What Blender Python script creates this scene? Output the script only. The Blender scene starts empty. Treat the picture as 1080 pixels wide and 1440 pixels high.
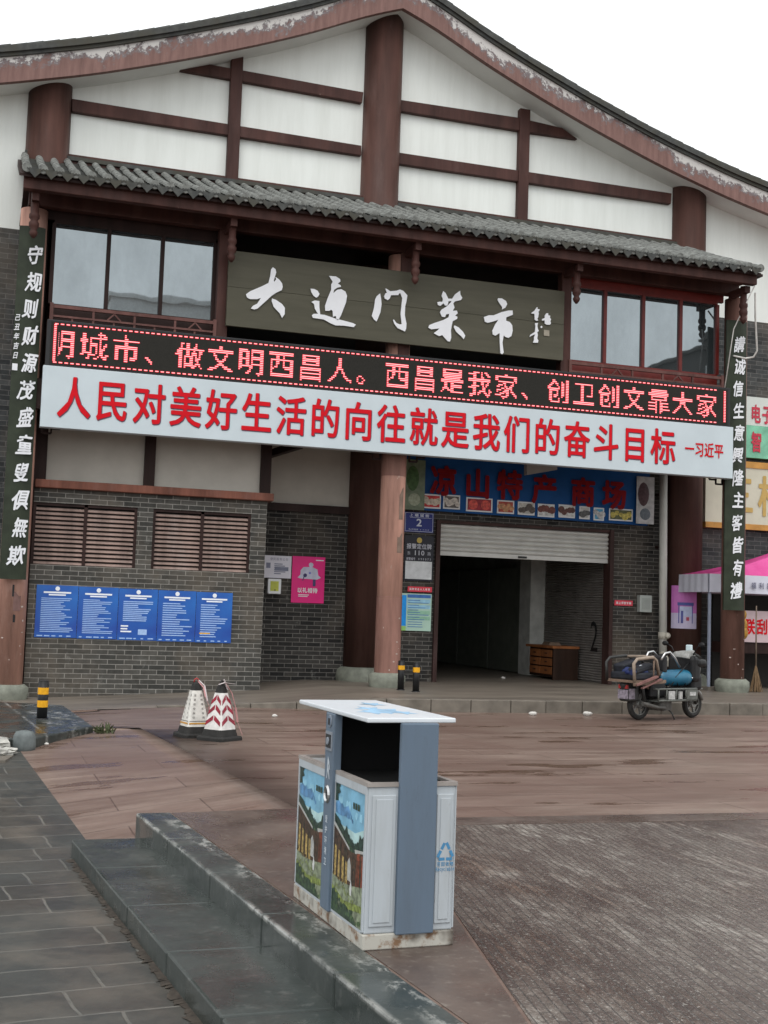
import bpy, bmesh, math, random
import numpy as np
from mathutils import Vector, Matrix
R_ = math.radians
random.seed(7)
S = bpy.context.scene
COL = S.collection

# ---------------------------------------------------------------- camera
EYE = 1.65
YAW, PITCH, ROLL, FOC = R_(18.04), R_(4.6), R_(1.93), 1744.2      # focal length in photo pixels (1080 wide)
cy, sy, cp, sp, cr, sr = math.cos(YAW), math.sin(YAW), math.cos(PITCH), math.sin(PITCH), math.cos(ROLL), math.sin(ROLL)
f0 = Vector((sy, cy, 0)); r0 = Vector((cy, -sy, 0)); u0 = Vector((0, 0, 1))
FW = cp * f0 + sp * u0; u1 = -sp * f0 + cp * u0
RT = cr * r0 + sr * u1; UP = -sr * r0 + cr * u1
cam = bpy.data.cameras.new('camera'); co = bpy.data.objects.new('camera', cam); COL.objects.link(co)
m = Matrix((RT, UP, -FW)).transposed().to_4x4(); m.translation = (0, 0, EYE); co.matrix_world = m
cam.sensor_fit = 'VERTICAL'; cam.sensor_height = 36.0; cam.lens = 36.0 * FOC / 1440.0
cam.clip_start = 0.05; cam.clip_end = 600
S.camera = co

# ---------------------------------------------------------------- sky, sun, exposure (overcast)
SUN_EL, SUN_AZ = R_(58), R_(200)
w = bpy.data.worlds.new("World"); S.world = w; w.use_nodes = True
nt = w.node_tree; nt.nodes.clear()
sky = nt.nodes.new('ShaderNodeTexSky'); sky.sky_type = 'NISHITA'; sky.sun_disc = False
sky.sun_elevation = SUN_EL; sky.sun_rotation = SUN_AZ; sky.air_density = 1.0; sky.dust_density = 3.0; sky.ozone_density = 1.0
hs = nt.nodes.new('ShaderNodeHueSaturation'); hs.inputs['Saturation'].default_value = 0.12
ov = nt.nodes.new('ShaderNodeMixRGB'); ov.blend_type = 'MIX'; ov.inputs[0].default_value = 0.72; ov.inputs[2].default_value = (9.6, 9.9, 10.0, 1)
bg = nt.nodes.new('ShaderNodeBackground'); bg.inputs['Strength'].default_value = 0.13
wo = nt.nodes.new('ShaderNodeOutputWorld')
nt.links.new(sky.outputs[0], hs.inputs['Color']); nt.links.new(hs.outputs[0], ov.inputs[1]); nt.links.new(ov.outputs[0], bg.inputs[0]); nt.links.new(bg.outputs[0], wo.inputs[0])
sl = bpy.data.lights.new('sun', 'SUN'); sl.energy = 0.9; sl.angle = R_(40); sl.color = (1.0, 0.97, 0.93)
so = bpy.data.objects.new('sun', sl); COL.objects.link(so)
so.rotation_euler = Vector((-math.sin(SUN_AZ) * math.cos(SUN_EL), -math.cos(SUN_AZ) * math.cos(SUN_EL), -math.sin(SUN_EL))).to_track_quat('-Z', 'Y').to_euler()
S.view_settings.view_transform = 'Standard'; S.view_settings.look = 'None'; S.view_settings.gamma = 1.0
S.view_settings.exposure = 0.42

# ---------------------------------------------------------------- helpers
def at(px, py, Y):
    """the point of the upright plane y = Y that the photo shows at pixel (px, py)"""
    d = FW + RT * ((px - 540) / FOC) - UP * ((py - 720) / FOC)
    t = Y / d.y
    return Vector((d.x * t, Y, EYE + d.z * t))

class MB:
    def __init__(s): s.v = []; s.f = []; s.m = []; s.sm = []; s.uv = []; s.flat = False
    def face(s, pts, m=0, smooth=False, uv=None):
        i = len(s.v); s.v += [tuple(p) for p in pts]; s.f.append(tuple(range(i, i + len(pts)))); s.m.append(m); s.sm.append(smooth); s.uv.append(uv)
    def mesh(s, vs, fs, m=0, smooth=False):
        i = len(s.v); s.v += [tuple(p) for p in vs]
        for f in fs: s.f.append(tuple(k + i for k in f)); s.m.append(m); s.sm.append(smooth); s.uv.append(None)
    def box(s, x0, x1, y0, y1, z0, z1, m=0):
        vs = [(x, y, z) for z in (z0, z1) for y in (y0, y1) for x in (x0, x1)]
        s.mesh(vs, [(0, 2, 3, 1), (4, 5, 7, 6), (0, 1, 5, 4), (2, 6, 7, 3), (0, 4, 6, 2), (1, 3, 7, 5)], m)
    def bar(s, a, b, w, h=None, m=0, up=(0, 0, 1)):
        h = h or w; a = Vector(a); b = Vector(b); d = (b - a).normalized(); up = Vector(up)
        if abs(d.dot(up)) > .98: up = Vector((1, 0, 0))
        x = d.cross(up).normalized() * (w / 2); z = x.cross(d).normalized() * (h / 2)
        vs = [p + sx * x + sz * z for p in (a, b) for sx, sz in ((-1, -1), (1, -1), (1, 1), (-1, 1))]
        s.mesh(vs, [(0, 1, 2, 3), (7, 6, 5, 4), (0, 4, 5, 1), (1, 5, 6, 2), (2, 6, 7, 3), (3, 7, 4, 0)], m)
    def cyl(s, a, b, ra, rb=None, n=16, m=0, caps=True):
        rb = ra if rb is None else rb
        s.tube([a, b], [ra, rb], n, m, caps)
    def tube(s, pts, r, n=8, m=0, caps=True):
        pts = [Vector(p) for p in pts]; r = r if isinstance(r, (list, tuple)) else [r] * len(pts)
        i0 = len(s.v); prev = None
        for k, p in enumerate(pts):
            d = (pts[min(k + 1, len(pts) - 1)] - pts[max(k - 1, 0)]).normalized()
            if prev is None:
                x = d.cross(Vector((0, 0, 1)) if abs(d.z) < .9 else Vector((1, 0, 0))).normalized()
            else: x = (prev - d * prev.dot(d)).normalized()
            prev = x; y = d.cross(x)
            for j in range(n):
                a = 2 * math.pi * j / n; s.v.append(tuple(p + (x * math.cos(a) + y * math.sin(a)) * r[k]))
        for k in range(len(pts) - 1):
            for j in range(n):
                a = i0 + k * n + j; b = i0 + k * n + (j + 1) % n
                s.f.append((a, b, b + n, a + n)); s.m.append(m); s.sm.append(True); s.uv.append(None)
        if caps:
            s.f.append(tuple(i0 + j for j in range(n - 1, -1, -1))); s.m.append(m); s.sm.append(False); s.uv.append(None)
            e = i0 + (len(pts) - 1) * n
            s.f.append(tuple(e + j for j in range(n))); s.m.append(m); s.sm.append(False); s.uv.append(None)
    def lathe(s, c, prof, n=24, m=0, axis=None):
        """prof: (radius, height) pairs about a vertical axis through c"""
        s.tube([Vector(c) + Vector((0, 0, h)) for _, h in prof], [max(r, 1e-4) for r, _ in prof], n, m)
    def prism(s, poly, y0, y1, m=0):
        """polygon in x,z pushed from y0 (front) to y1"""
        n = len(poly); vs = [(x, y0, z) for x, z in poly] + [(x, y1, z) for x, z in poly]
        fs = [tuple(range(n)), tuple(range(2 * n - 1, n - 1, -1))] + [((k + 1) % n, k, k + n, (k + 1) % n + n) for k in range(n)]
        s.mesh(vs, fs, m)
    def slab(s, poly, z0, z1, m=0):
        n = len(poly); vs = [(x, y, z1) for x, y in poly] + [(x, y, z0) for x, y in poly]
        fs = [tuple(range(n)), tuple(range(2 * n - 1, n - 1, -1))] + [((k + 1) % n, k, k + n, (k + 1) % n + n) for k in range(n)]
        s.mesh(vs, fs, m)
    def ball(s, c, rx, ry=None, rz=None, n=14, k=8, m=0):
        ry = ry or rx; rz = rz or rx; i0 = len(s.v)
        for a in range(k + 1):
            t = math.pi * a / k
            for b in range(n):
                p = 2 * math.pi * b / n; s.v.append((c[0] + rx * math.sin(t) * math.cos(p), c[1] + ry * math.sin(t) * math.sin(p), c[2] + rz * math.cos(t)))
        for a in range(k):
            for b in range(n):
                q = i0 + a * n + b; r = i0 + a * n + (b + 1) % n
                s.f.append((q, q + n, r + n, r)); s.m.append(m); s.sm.append(True); s.uv.append(None)
    def build(s, name, mats, parent=None, world=True, bevel=0, seg=2, fix=True):
        me = bpy.data.meshes.new(name); me.from_pydata(s.v, [], s.f)
        off = Vector((0, 0, 0))
        if parent is not None and world:
            p = parent
            while p is not None: off += p.location; p = p.parent
        if off.length: me.transform(Matrix.Translation(-off))
        for x in (mats if isinstance(mats, (list, tuple)) else [mats]): me.materials.append(x)
        me.polygons.foreach_set('material_index', s.m); me.polygons.foreach_set('use_smooth', s.sm)
        if any(u is not None for u in s.uv):
            ul = me.uv_layers.new(name='UVMap')
            for poly, u in zip(me.polygons, s.uv):
                if u:
                    for li, q in zip(poly.loop_indices, u): ul.data[li].uv = q
        if fix and not s.flat:
            bm = bmesh.new(); bm.from_mesh(me); bmesh.ops.recalc_face_normals(bm, faces=bm.faces); bm.to_mesh(me); bm.free()
        me.update()
        o = bpy.data.objects.new(name, me); COL.objects.link(o)
        if parent is not None: o.parent = parent
        if bevel:
            b = o.modifiers.new('edge', 'BEVEL'); b.width = bevel; b.segments = seg; b.limit_method = 'ANGLE'; b.angle_limit = R_(40)
        return o

def thing(name, label, cat, loc=(0, 0, 0), rz=0, group=None):
    o = bpy.data.objects.new(name, None); COL.objects.link(o); o.location = loc; o.rotation_euler = (0, 0, rz)
    o.empty_display_size = .2
    return tag(o, label, cat, group)
def tag(o, label, cat, group=None):
    o['label'] = label; o['category'] = cat
    if group: o['group'] = group
    return o
def struct(o): o['kind'] = 'structure'; return o
def copy_tree(o, parent=None):
    c = o.copy(); COL.objects.link(c)
    if parent is not None: c.parent = parent
    for ch in [x for x in bpy.data.objects if x.parent is o]: copy_tree(ch, c)
    return c

# ---------------------------------------------------------------- materials
class NT:
    def __init__(s, name):
        s.m = bpy.data.materials.new(name); s.m.use_nodes = True; s.t = s.m.node_tree; s.b = s.t.nodes['Principled BSDF']
    def n(s, t, **kw):
        x = s.t.nodes.new('ShaderNode' + t)
        for k, v in kw.items():
            if k in x.inputs: x.inputs[k].default_value = v
            else: setattr(x, k, v)
        return x
    def l(s, a, b): s.t.links.new(a, b)
    def vec(s, scale=(1, 1, 1), rot=(0, 0, 0), src='Object'):
        tc = s.n('TexCoord'); mp = s.n('Mapping'); mp.inputs['Scale'].default_value = scale; mp.inputs['Rotation'].default_value = rot
        s.l(tc.outputs[src], mp.inputs[0]); return mp.outputs[0]
    def noise(s, scale, detail=4, rough=.55, vec=None, lo=None, hi=None):
        x = s.n('TexNoise', Scale=scale, Detail=detail, Roughness=rough)
        s.l(vec if vec is not None else s.vec(), x.inputs['Vector'])
        o = x.outputs['Fac']
        return s.ramp(o, lo, hi) if lo is not None else o
    def ramp(s, o, lo, hi):
        r = s.n('MapRange'); r.inputs[1].default_value = lo; r.inputs[2].default_value = hi; s.l(o, r.inputs[0]); return r.outputs[0]
    def mix(s, fac, a, b, mode='MIX'):
        x = s.n('MixRGB', blend_type=mode)
        for i, q in ((0, fac), (1, a), (2, b)):
            if isinstance(q, bpy.types.NodeSocket): s.l(q, x.inputs[i])
            elif isinstance(q, tuple): x.inputs[i].default_value = (*q, 1) if len(q) == 3 else q
            else: x.inputs[i].default_value = q
        return x.outputs[0]
    def math(s, op, a, b=0.0):
        x = s.n('Math', operation=op)
        for i, q in ((0, a), (1, b)):
            if isinstance(q, bpy.types.NodeSocket): s.l(q, x.inputs[i])
            else: x.inputs[i].default_value = q
        return x.outputs[0]
    def out(s, col=None, rough=None, bump=None, bs=.2, bd=.01, metal=None, spec=None):
        for q, k in ((col, 'Base Color'), (rough, 'Roughness'), (metal, 'Metallic'), (spec, 'Specular IOR Level')):
            if q is None: continue
            if isinstance(q, bpy.types.NodeSocket): s.l(q, s.b.inputs[k])
            elif isinstance(q, tuple): s.b.inputs[k].default_value = (*q, 1)
            else: s.b.inputs[k].default_value = q
        if bump is not None:
            b = s.n('Bump'); b.inputs['Strength'].default_value = bs; b.inputs['Distance'].default_value = bd
            s.l(bump, b.inputs['Height']); s.l(b.outputs[0], s.b.inputs['Normal'])
        return s.m

def plain(name, c, rough=.5, var=.18, scale=6, metal=0, bs=.1, spec=.3):
    t = NT(name); n = t.noise(scale, 5, .6)
    lo = tuple(x * (1 - var) for x in c); hi = tuple(min(1, x * (1 + var)) for x in c)
    return t.out(t.mix(t.ramp(n, .3, .7), lo, hi), rough, n, bs, .004, metal, spec)
def wood(name, c, peel=None, pa=.66, rough=.55, grime=.35):
    t = NT(name); g = t.noise(3, 6, .65, t.vec((1, 1, .12)))
    fine = t.noise(26, 3, .6, t.vec((1, 1, .08))); big = t.noise(.8, 3, .5)
    col = t.mix(t.ramp(g, .3, .7), tuple(x * .55 for x in c), tuple(x * 1.4 for x in c)); wr = t.noise(2.1, 6, .7, t.vec((1, 1, .3))); lum = sum(c) / 3
    col = t.mix(t.math('MULTIPLY', t.ramp(wr, .54, .72), .45), col, tuple(x * 1.1 + lum * .7 for x in c))
    col = t.mix(t.math('MULTIPLY', t.ramp(big, .45, .7), grime), col, tuple(x * .5 for x in c))
    if peel:
        pm = t.noise(5.5, 6, .7, t.vec((1, 1, .45)), pa, pa + .03); col = t.mix(pm, col, peel)
    return t.out(col, rough, fine, .3, .006, spec=.18)
def brick(name, c1, c2, mort, bw=.3, rh=.088, ms=.007, plane='XZ', stain=(.16, .13, .10), sa=.35, rough=.75):
    t = NT(name); tc = t.n('TexCoord'); sp_ = t.n('SeparateXYZ'); t.l(tc.outputs['Object'], sp_.inputs[0])
    cb = t.n('CombineXYZ'); t.l(sp_.outputs[0 if plane == 'XZ' else 1], cb.inputs[0]); t.l(sp_.outputs[2], cb.inputs[1])
    br = t.n('TexBrick'); t.l(cb.outputs[0], br.inputs['Vector'])
    br.inputs['Color1'].default_value = (*c1, 1); br.inputs['Color2'].default_value = (*c2, 1); br.inputs['Mortar'].default_value = (*mort, 1)
    br.inputs['Scale'].default_value = 1; br.inputs['Mortar Size'].default_value = ms; br.inputs['Mortar Smooth'].default_value = .2; br.inputs['Bias'].default_value = -.1
    br.inputs['Brick Width'].default_value = bw; br.inputs['Row Height'].default_value = rh
    big = t.noise(.55, 5, .6); fine = t.noise(9, 5, .7)
    col = t.mix(t.ramp(fine, .3, .75), br.outputs['Color'], t.mix(1.0, br.outputs['Color'], (.62, .6, .58), 'MULTIPLY'))
    b2 = t.n('TexBrick'); t.l(cb.outputs[0], b2.inputs['Vector']); b2.inputs['Color1'].default_value = (.45, .45, .45, 1); b2.inputs['Color2'].default_value = (1.35, 1.32, 1.28, 1); b2.inputs['Mortar'].default_value = (1, 1, 1, 1)
    for q_, v_ in (('Scale', 1), ('Mortar Size', 0), ('Brick Width', bw), ('Row Height', rh), ('Bias', .1)): b2.inputs[q_].default_value = v_
    col = t.mix(.42, col, t.mix(1, col, b2.outputs['Color'], 'MULTIPLY'))
    ef = t.noise(2.3, 7, .75); col = t.mix(t.math('MULTIPLY', t.ramp(ef, .6, .72), .35), col, (.33, .33, .31))
    col = t.mix(t.math('MULTIPLY', t.ramp(big, .48, .66), sa), col, stain)
    h = t.math('ADD', t.math('MULTIPLY', br.outputs['Fac'], -1), t.math('MULTIPLY', fine, .35))
    return t.out(col, rough, h, .5, .008, spec=.12)
M = {}
M['wall'] = NT('white_render'); _t = M['wall']
_s = _t.noise(1.6, 7, .7, _t.vec((1.6, 1.6, .16)), .42, .72); M['wall'] = _t.out(_t.mix(_t.math('MULTIPLY', _s, .38), (.73, .755, .725), (.5, .515, .475)), .85, _t.noise(40, 3), .05, .004)
M['soffit'] = plain('soffit_paint', (.7, .71, .68), .85, .06, 1.5)
M['wood'] = wood('dark_red_timber', (.066, .029, .024), (.3, .22, .19), .70)
M['pillar'] = wood('pillar_paint', (.074, .036, .029), (.3, .22, .19), .71, .55)
M['faded'] = wood('faded_column_paint', (.46, .255, .2), (.52, .4, .34), .66, .6, .25)
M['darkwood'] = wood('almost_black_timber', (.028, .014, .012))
M['ledge'] = wood('ledge_timber', (.17, .066, .045), (.3, .2, .16), .68)
M['brickL'] = brick('grey_brick', (.062, .062, .058), (.094, .091, .084), (.27, .262, .245), sa=.5)
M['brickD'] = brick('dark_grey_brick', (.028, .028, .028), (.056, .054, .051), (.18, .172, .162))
M['brickF'] = brick('upper_grey_brick', (.05, .055, .058), (.075, .08, .082), (.15, .15, .15), .32, .1)
M['tile'] = NT('clay_tile'); _t = M['tile']
_a = _t.noise(7, 5, .65); _b = _t.noise(1.7, 4, .6)
M['tile'] = _t.out(_t.mix(_t.ramp(_b, .45, .65), _t.mix(_t.ramp(_a, .3, .7), (.028, .03, .03), (.07, .073, .068)), (.05, .048, .037)), .85, _a, .5, .01)
M['tilecap'] = plain('cover_tile', (.155, .16, .15), .85, .5, 9, bs=.4)
M['stone'] = plain('base_stone', (.19, .2, .165), .7, .3, 5, bs=.3)
M['concrete'] = plain('kerb_concrete', (.15, .132, .11), .6, .35, 3, bs=.3)
M['black'] = plain('black_paint', (.012, .012, .013), .45, .2)
M['void'] = plain('interior_shade', (.03, .028, .026), .8, .1)  # near-black colour that stands in for the shade of interiors
M['white'] = plain('white_paint', (.72, .73, .74), .45, .05)
M['silver'] = plain('bright_metal', (.6, .6, .6), .3, .1, metal=1)
M['rubber'] = plain('tyre_rubber', (.022, .021, .02), .75, .3, 20)
M['red'] = plain('red_sign_vinyl', (.55, .006, .014), .6, .06, bs=0, spec=.12)
M['redpaint'] = plain('red_frame_paint', (.14, .018, .014), .4, .2)
M['yellow'] = plain('yellow_band', (.68, .33, .01), .5, .2, 14)

# fascia: red paint peeling to grey-white primer, UV (u along, v 0 bottom .. 1 top)
_t = NT('peeling_fascia'); uv = _t.vec((1, 1, 1), src='UV'); sx = _t.n('SeparateXYZ'); _t.l(uv, sx.inputs[0])
_n1 = _t.noise(1.0, 8, .78, _t.vec((5.5, 2.6, 1), src='UV')); _n2 = _t.noise(1.0, 5, .6, _t.vec((.55, .3, 1), src='UV'))
_k = _t.math('ADD', _t.math('MULTIPLY', _n1, .8), _t.math('MULTIPLY', _n2, .75))
_k = _t.math('ADD', _k, _t.math('MULTIPLY', sx.outputs[1], .34))
_g = _t.noise(1.0, 5, .6, _t.vec((9, .6, 1), src='UV'))
_c = _t.mix(_t.ramp(_g, .3, .7), (.125, .062, .052), (.215, .115, .098))
_c = _t.mix(_t.ramp(_k, .95, 1.01), _c, (.15, .13, .135)); _c = _t.mix(_t.ramp(_k, 1.035, 1.06), _c, (.52, .5, .48))
M['fascia'] = _t.out(_c, .7, _k, .4, .01)

# window glass: dark pane that mirrors the sky
_t = NT('window_glass'); _g = _t.n('BsdfGlossy', Roughness=.015); _g.inputs[0].default_value = (.72, .8, .84, 1)
_d = _t.n('BsdfDiffuse'); _d.inputs[0].default_value = (.035, .042, .045, 1); _x = _t.n('MixShader'); _x.inputs[0].default_value = .3
_gn = _t.noise(.9, 2, .4); _gb = _t.n('Bump'); _gb.inputs['Strength'].default_value = .12; _gb.inputs['Distance'].default_value = .02; _t.l(_gn, _gb.inputs['Height']); _t.l(_gb.outputs[0], _g.inputs['Normal'])
_dn = _t.noise(1.4, 6, .7, _t.vec((1, 1, .5))); _mr = _t.n('MapRange'); _mr.inputs[1].default_value = .35; _mr.inputs[2].default_value = .7; _mr.inputs[3].default_value = .33; _mr.inputs[4].default_value = .26; _t.l(_dn, _mr.inputs[0]); _t.l(_mr.outputs[0], _x.inputs[0])
_t.l(_d.outputs[0], _x.inputs[1]); _t.l(_g.outputs[0], _x.inputs[2]); _t.l(_x.outputs[0], _t.t.nodes['Material Output'].inputs[0]); M['glass'] = _t.m

def emit(name, c, s):
    t = NT(name); t.b.inputs['Base Color'].default_value = (.02, .01, .01, 1); t.b.inputs['Emission Color'].default_value = (*c, 1); t.b.inputs['Emission Strength'].default_value = s; return t.m
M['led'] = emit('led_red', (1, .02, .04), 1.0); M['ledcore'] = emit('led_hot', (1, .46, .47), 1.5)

# ---------------------------------------------------------------- ground
def zp(y): return -.28 if y < 9.8 else min(-.03, -.28 + (y - 9.8) * .25 / 5.6)
def xe(y): return 1.0 - (y - 9.8) * .4 / 4.7
def xfold(y): return 2.63 - (y - 10.2) * .44 / 6.5
def xstep(y): return .8 + (9.78 - y) * .078           # lower step edge
def xup(y): return 1.3 + (10.0 - y) * .078             # upper step edge
# slabs of the street pavement
_t = NT('slate_pavement'); v = _t.vec((1, 1, 1), (0, 0, R_(-6)))
_wn = _t.n('TexNoise', Scale=2.2, Detail=3); _t.l(v, _wn.inputs['Vector']); v = _t.mix(.035, v, _wn.outputs['Color'], 'LINEAR_LIGHT'); br = _t.n('TexBrick'); _t.l(v, br.inputs['Vector'])
br.inputs['Scale'].default_value = 1; br.inputs['Brick Width'].default_value = .86; br.inputs['Row Height'].default_value = .40; br.inputs['Mortar Size'].default_value = .012; br.inputs['Mortar Smooth'].default_value = .6
br.offset = .37; br.squash = .7; br.squash_frequency = 3
br.inputs['Color1'].default_value = (.062, .055, .045, 1); br.inputs['Color2'].default_value = (.032, .035, .032, 1); br.inputs['Mortar'].default_value = (.16, .15, .13, 1)
_a = _t.noise(1.3, 6, .62); _b = _t.noise(14, 5, .7); _w = _t.noise(.5, 4, .6)
_c = _t.mix(_t.ramp(_b, .3, .7), br.outputs['Color'], _t.mix(1, br.outputs['Color'], (.62, .64, .66), 'MULTIPLY'))
_jn = _t.noise(3.5, 4, .6); _c = _t.mix(_t.math('MULTIPLY', br.outputs['Fac'], _t.ramp(_jn, .5, .38)), _c, (.05, .052, .048))
_c = _t.mix(_t.math('MULTIPLY', _t.ramp(_a, .5, .7), .75), _c, (.13, .112, .09)); _c = _t.mix(_t.math('MULTIPLY', _t.ramp(_w, .42, .58), .4), _c, (.04, .045, .042))
M['pavement'] = _t.out(_c, _t.ramp(_w, .35, .65), _t.math('ADD', _t.math('MULTIPLY', br.outputs['Fac'], -.7), _t.math('MULTIPLY', _b, .35)), .4, .01)
_mr = _t.n('MapRange'); _mr.inputs[1].default_value = .35; _mr.inputs[2].default_value = .65; _mr.inputs[3].default_value = .28; _mr.inputs[4].default_value = .6
_t.l(_w, _mr.inputs[0]); _t.l(_mr.outputs[0], _t.b.inputs['Roughness'])
# brown plaza with wet patches
_t = NT('plaza_slabs'); v = _t.vec((1, 1, 1), (0, 0, R_(-1.5))); br = _t.n('TexBrick'); _t.l(v, br.inputs['Vector'])
br.inputs['Scale'].default_value = 1; br.inputs['Brick Width'].default_value = 2.3; br.inputs['Row Height'].default_value = .62; br.inputs['Mortar Size'].default_value = .008; br.inputs['Mortar Smooth'].default_value = .4
br.offset = .31; br.inputs['Color1'].default_value = (.262, .196, .164, 1); br.inputs['Color2'].default_value = (.215, .158, .132, 1); br.inputs['Mortar'].default_value = (.085, .06, .05, 1)
_str = _t.noise(1.0, 6, .65, _t.vec((.55, 2.6, 1))); _big = _t.noise(.42, 5, .6); _wet = _t.noise(1.0, 5, .55, _t.vec((.45, 1.6, 1)))
_fine = _t.noise(18, 5, .7)
_c = _t.mix(_t.ramp(_str, .35, .68), _t.mix(1, br.outputs['Color'], (.5, .46, .44), 'MULTIPLY'), br.outputs['Color'])
_st2 = _t.noise(1.0, 6, .7, _t.vec((1.1, 9, 1))); _c = _t.mix(_t.math('MULTIPLY', _t.ramp(_st2, .52, .68), .5), _c, (.29, .235, .2))
_c = _t.mix(_t.math('MULTIPLY', _t.ramp(_big, .42, .62), .65), _c, (.135, .085, .07))
_c = _t.mix(_t.math('MULTIPLY', _t.ramp(_fine, .45, .75), .35), _c, (.12, .085, .068))
_wm = _t.ramp(_wet, .595, .62); _c = _t.mix(_t.math('MULTIPLY', _wm, .72), _c, (.095, .055, .036))
_rg = _t.n('MapRange'); _rg.inputs[3].default_value = .38; _rg.inputs[4].default_value = .2; _t.l(_wm, _rg.inputs[0])
_t.b.inputs['Specular Tint'].default_value = (1, .86, .74, 1)
M['plaza'] = _t.out(_c, _rg.outputs[0], _t.math('ADD', _t.math('MULTIPLY', br.outputs['Fac'], -.6), _t.math('MULTIPLY', _fine, .4)), .3, .008, spec=.22)
# narrow clay paver field, worn white
_t = NT('worn_pavers'); v = _t.vec((1, 1, 1), (0, 0, R_(-80))); br = _t.n('TexBrick'); _t.l(v, br.inputs['Vector'])
br.inputs['Scale'].default_value = 1; br.inputs['Brick Width'].default_value = .23; br.inputs['Row Height'].default_value = .047; br.inputs['Mortar Size'].default_value = .0045; br.inputs['Mortar Smooth'].default_value = .3
br.inputs['Color1'].default_value = (.098, .074, .064, 1); br.inputs['Color2'].default_value = (.165, .14, .122, 1); br.inputs['Mortar'].default_value = (.04, .033, .028, 1)
_v2 = _t.vec((15, 2.4, 1), (0, 0, R_(10))); _p = _t.math('ADD', _t.math('MULTIPLY', _t.noise(1.0, 8, .78, _v2), .62), _t.math('MULTIPLY', _t.noise(.9, 5, .6, _t.vec((2.2, .6, 1), (0, 0, R_(10)))), .38)); _q = _t.noise(1.0, 5, .65, _t.vec((.7, .35, 1), (0, 0, R_(10)))); _r = _t.noise(30, 5, .75)
_c = _t.mix(_t.math('MULTIPLY', _t.ramp(_p, .51, .59), .72), br.outputs['Color'], (.41, .385, .35))
_c = _t.mix(_t.ramp(_q, .44, .58), _c, _t.mix(1, _c, (.46, .34, .285), 'MULTIPLY'))
_c = _t.mix(_t.ramp(_r, .42, .66), _t.mix(1, _c, (.55, .53, .5), 'MULTIPLY'), _c)
_c = _t.mix(_t.math('MULTIPLY', br.outputs['Fac'], .75), _c, (.05, .042, .036))
_sp = _t.noise(55, 3, .8); _c = _t.mix(_t.math('MULTIPLY', _t.ramp(_sp, .58, .68), .5), _c, (.5, .48, .44))
M['pavers'] = _t.out(_c, .36, _t.math('ADD', _t.math('MULTIPLY', br.outputs['Fac'], -.9), _t.math('MULTIPLY', _r, .5)), .55, .008)
# brown wet slab
_t = NT('brown_wet_slab'); _a = _t.noise(1.4, 6, .65); _b = _t.noise(20, 5, .7); _w = _t.noise(1.1, 4, .6)
_c = _t.mix(_t.ramp(_a, .35, .65), (.058, .041, .034), (.108, .079, .064)); _c = _t.mix(_t.math('MULTIPLY', _t.ramp(_b, .55, .72), .5), _c, (.22, .19, .16))
_rg = _t.n('MapRange'); _rg.inputs[1].default_value = .4; _rg.inputs[2].default_value = .6; _rg.inputs[3].default_value = .2; _rg.inputs[4].default_value = .5; _t.l(_w, _rg.inputs[0])
M['brown'] = _t.out(_c, _rg.outputs[0], _b, .15, .004)
# dark green grey step stone, wet
_t = NT('step_stone'); _a = _t.noise(1.6, 6, .65); _b = _t.noise(11, 6, .72); _w = _t.noise(2.2, 4, .6)
_c = _t.mix(_t.ramp(_a, .35, .68), (.021, .028, .0255), (.048, .055, .05)); _c = _t.mix(_t.math('MULTIPLY', _t.ramp(_b, .56, .7), .4), _c, (.15, .15, .14))
_tc = _t.n('TexCoord'); _sx = _t.n('SeparateXYZ'); _t.l(_tc.outputs['Object'], _sx.inputs[0])
_d = _t.math('ADD', _sx.outputs[0], _t.math('SUBTRACT', _t.math('MULTIPLY', _sx.outputs[1], .078), 2.08))     # distance in from the front edge of the upper step
_sc = _t.noise(1.0, 7, .75, _t.vec((9, 4.5, 4))); _sb = _t.noise(1.3, 3, .5)
_in = _t.math('MULTIPLY', _t.ramp(_d, .10, .2), _t.ramp(_sc, .5, .6)); _fr = _t.math('MULTIPLY', _t.math('MULTIPLY', _t.ramp(_t.math('ABSOLUTE', _d), .03, .005), _t.ramp(_sx.outputs[2], -.022, -.008)), _t.ramp(_sc, .42, .54))
_c = _t.mix(_t.math('MULTIPLY', _t.math('MULTIPLY', _t.math('MAXIMUM', _in, _fr), _t.ramp(_sb, .38, .55)), .8), _c, (.33, .33, .31))
_rg = _t.n('MapRange'); _rg.inputs[1].default_value = .4; _rg.inputs[2].default_value = .62; _rg.inputs[3].default_value = .16; _rg.inputs[4].default_value = .5; _t.l(_w, _rg.inputs[0])
M['step'] = _t.out(_c, _rg.outputs[0], _b, .3, .006)
M['floor'] = NT('platform_floor'); _t = M['floor']; _a = _t.noise(1.0, 6, .65, _t.vec((.5, 2, 1))); _b = _t.noise(14, 5, .7)
M['floor'] = _t.out(_t.mix(_t.ramp(_a, .35, .66), (.105, .088, .072), (.195, .165, .135)), .42, _b, .15, .005)

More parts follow.
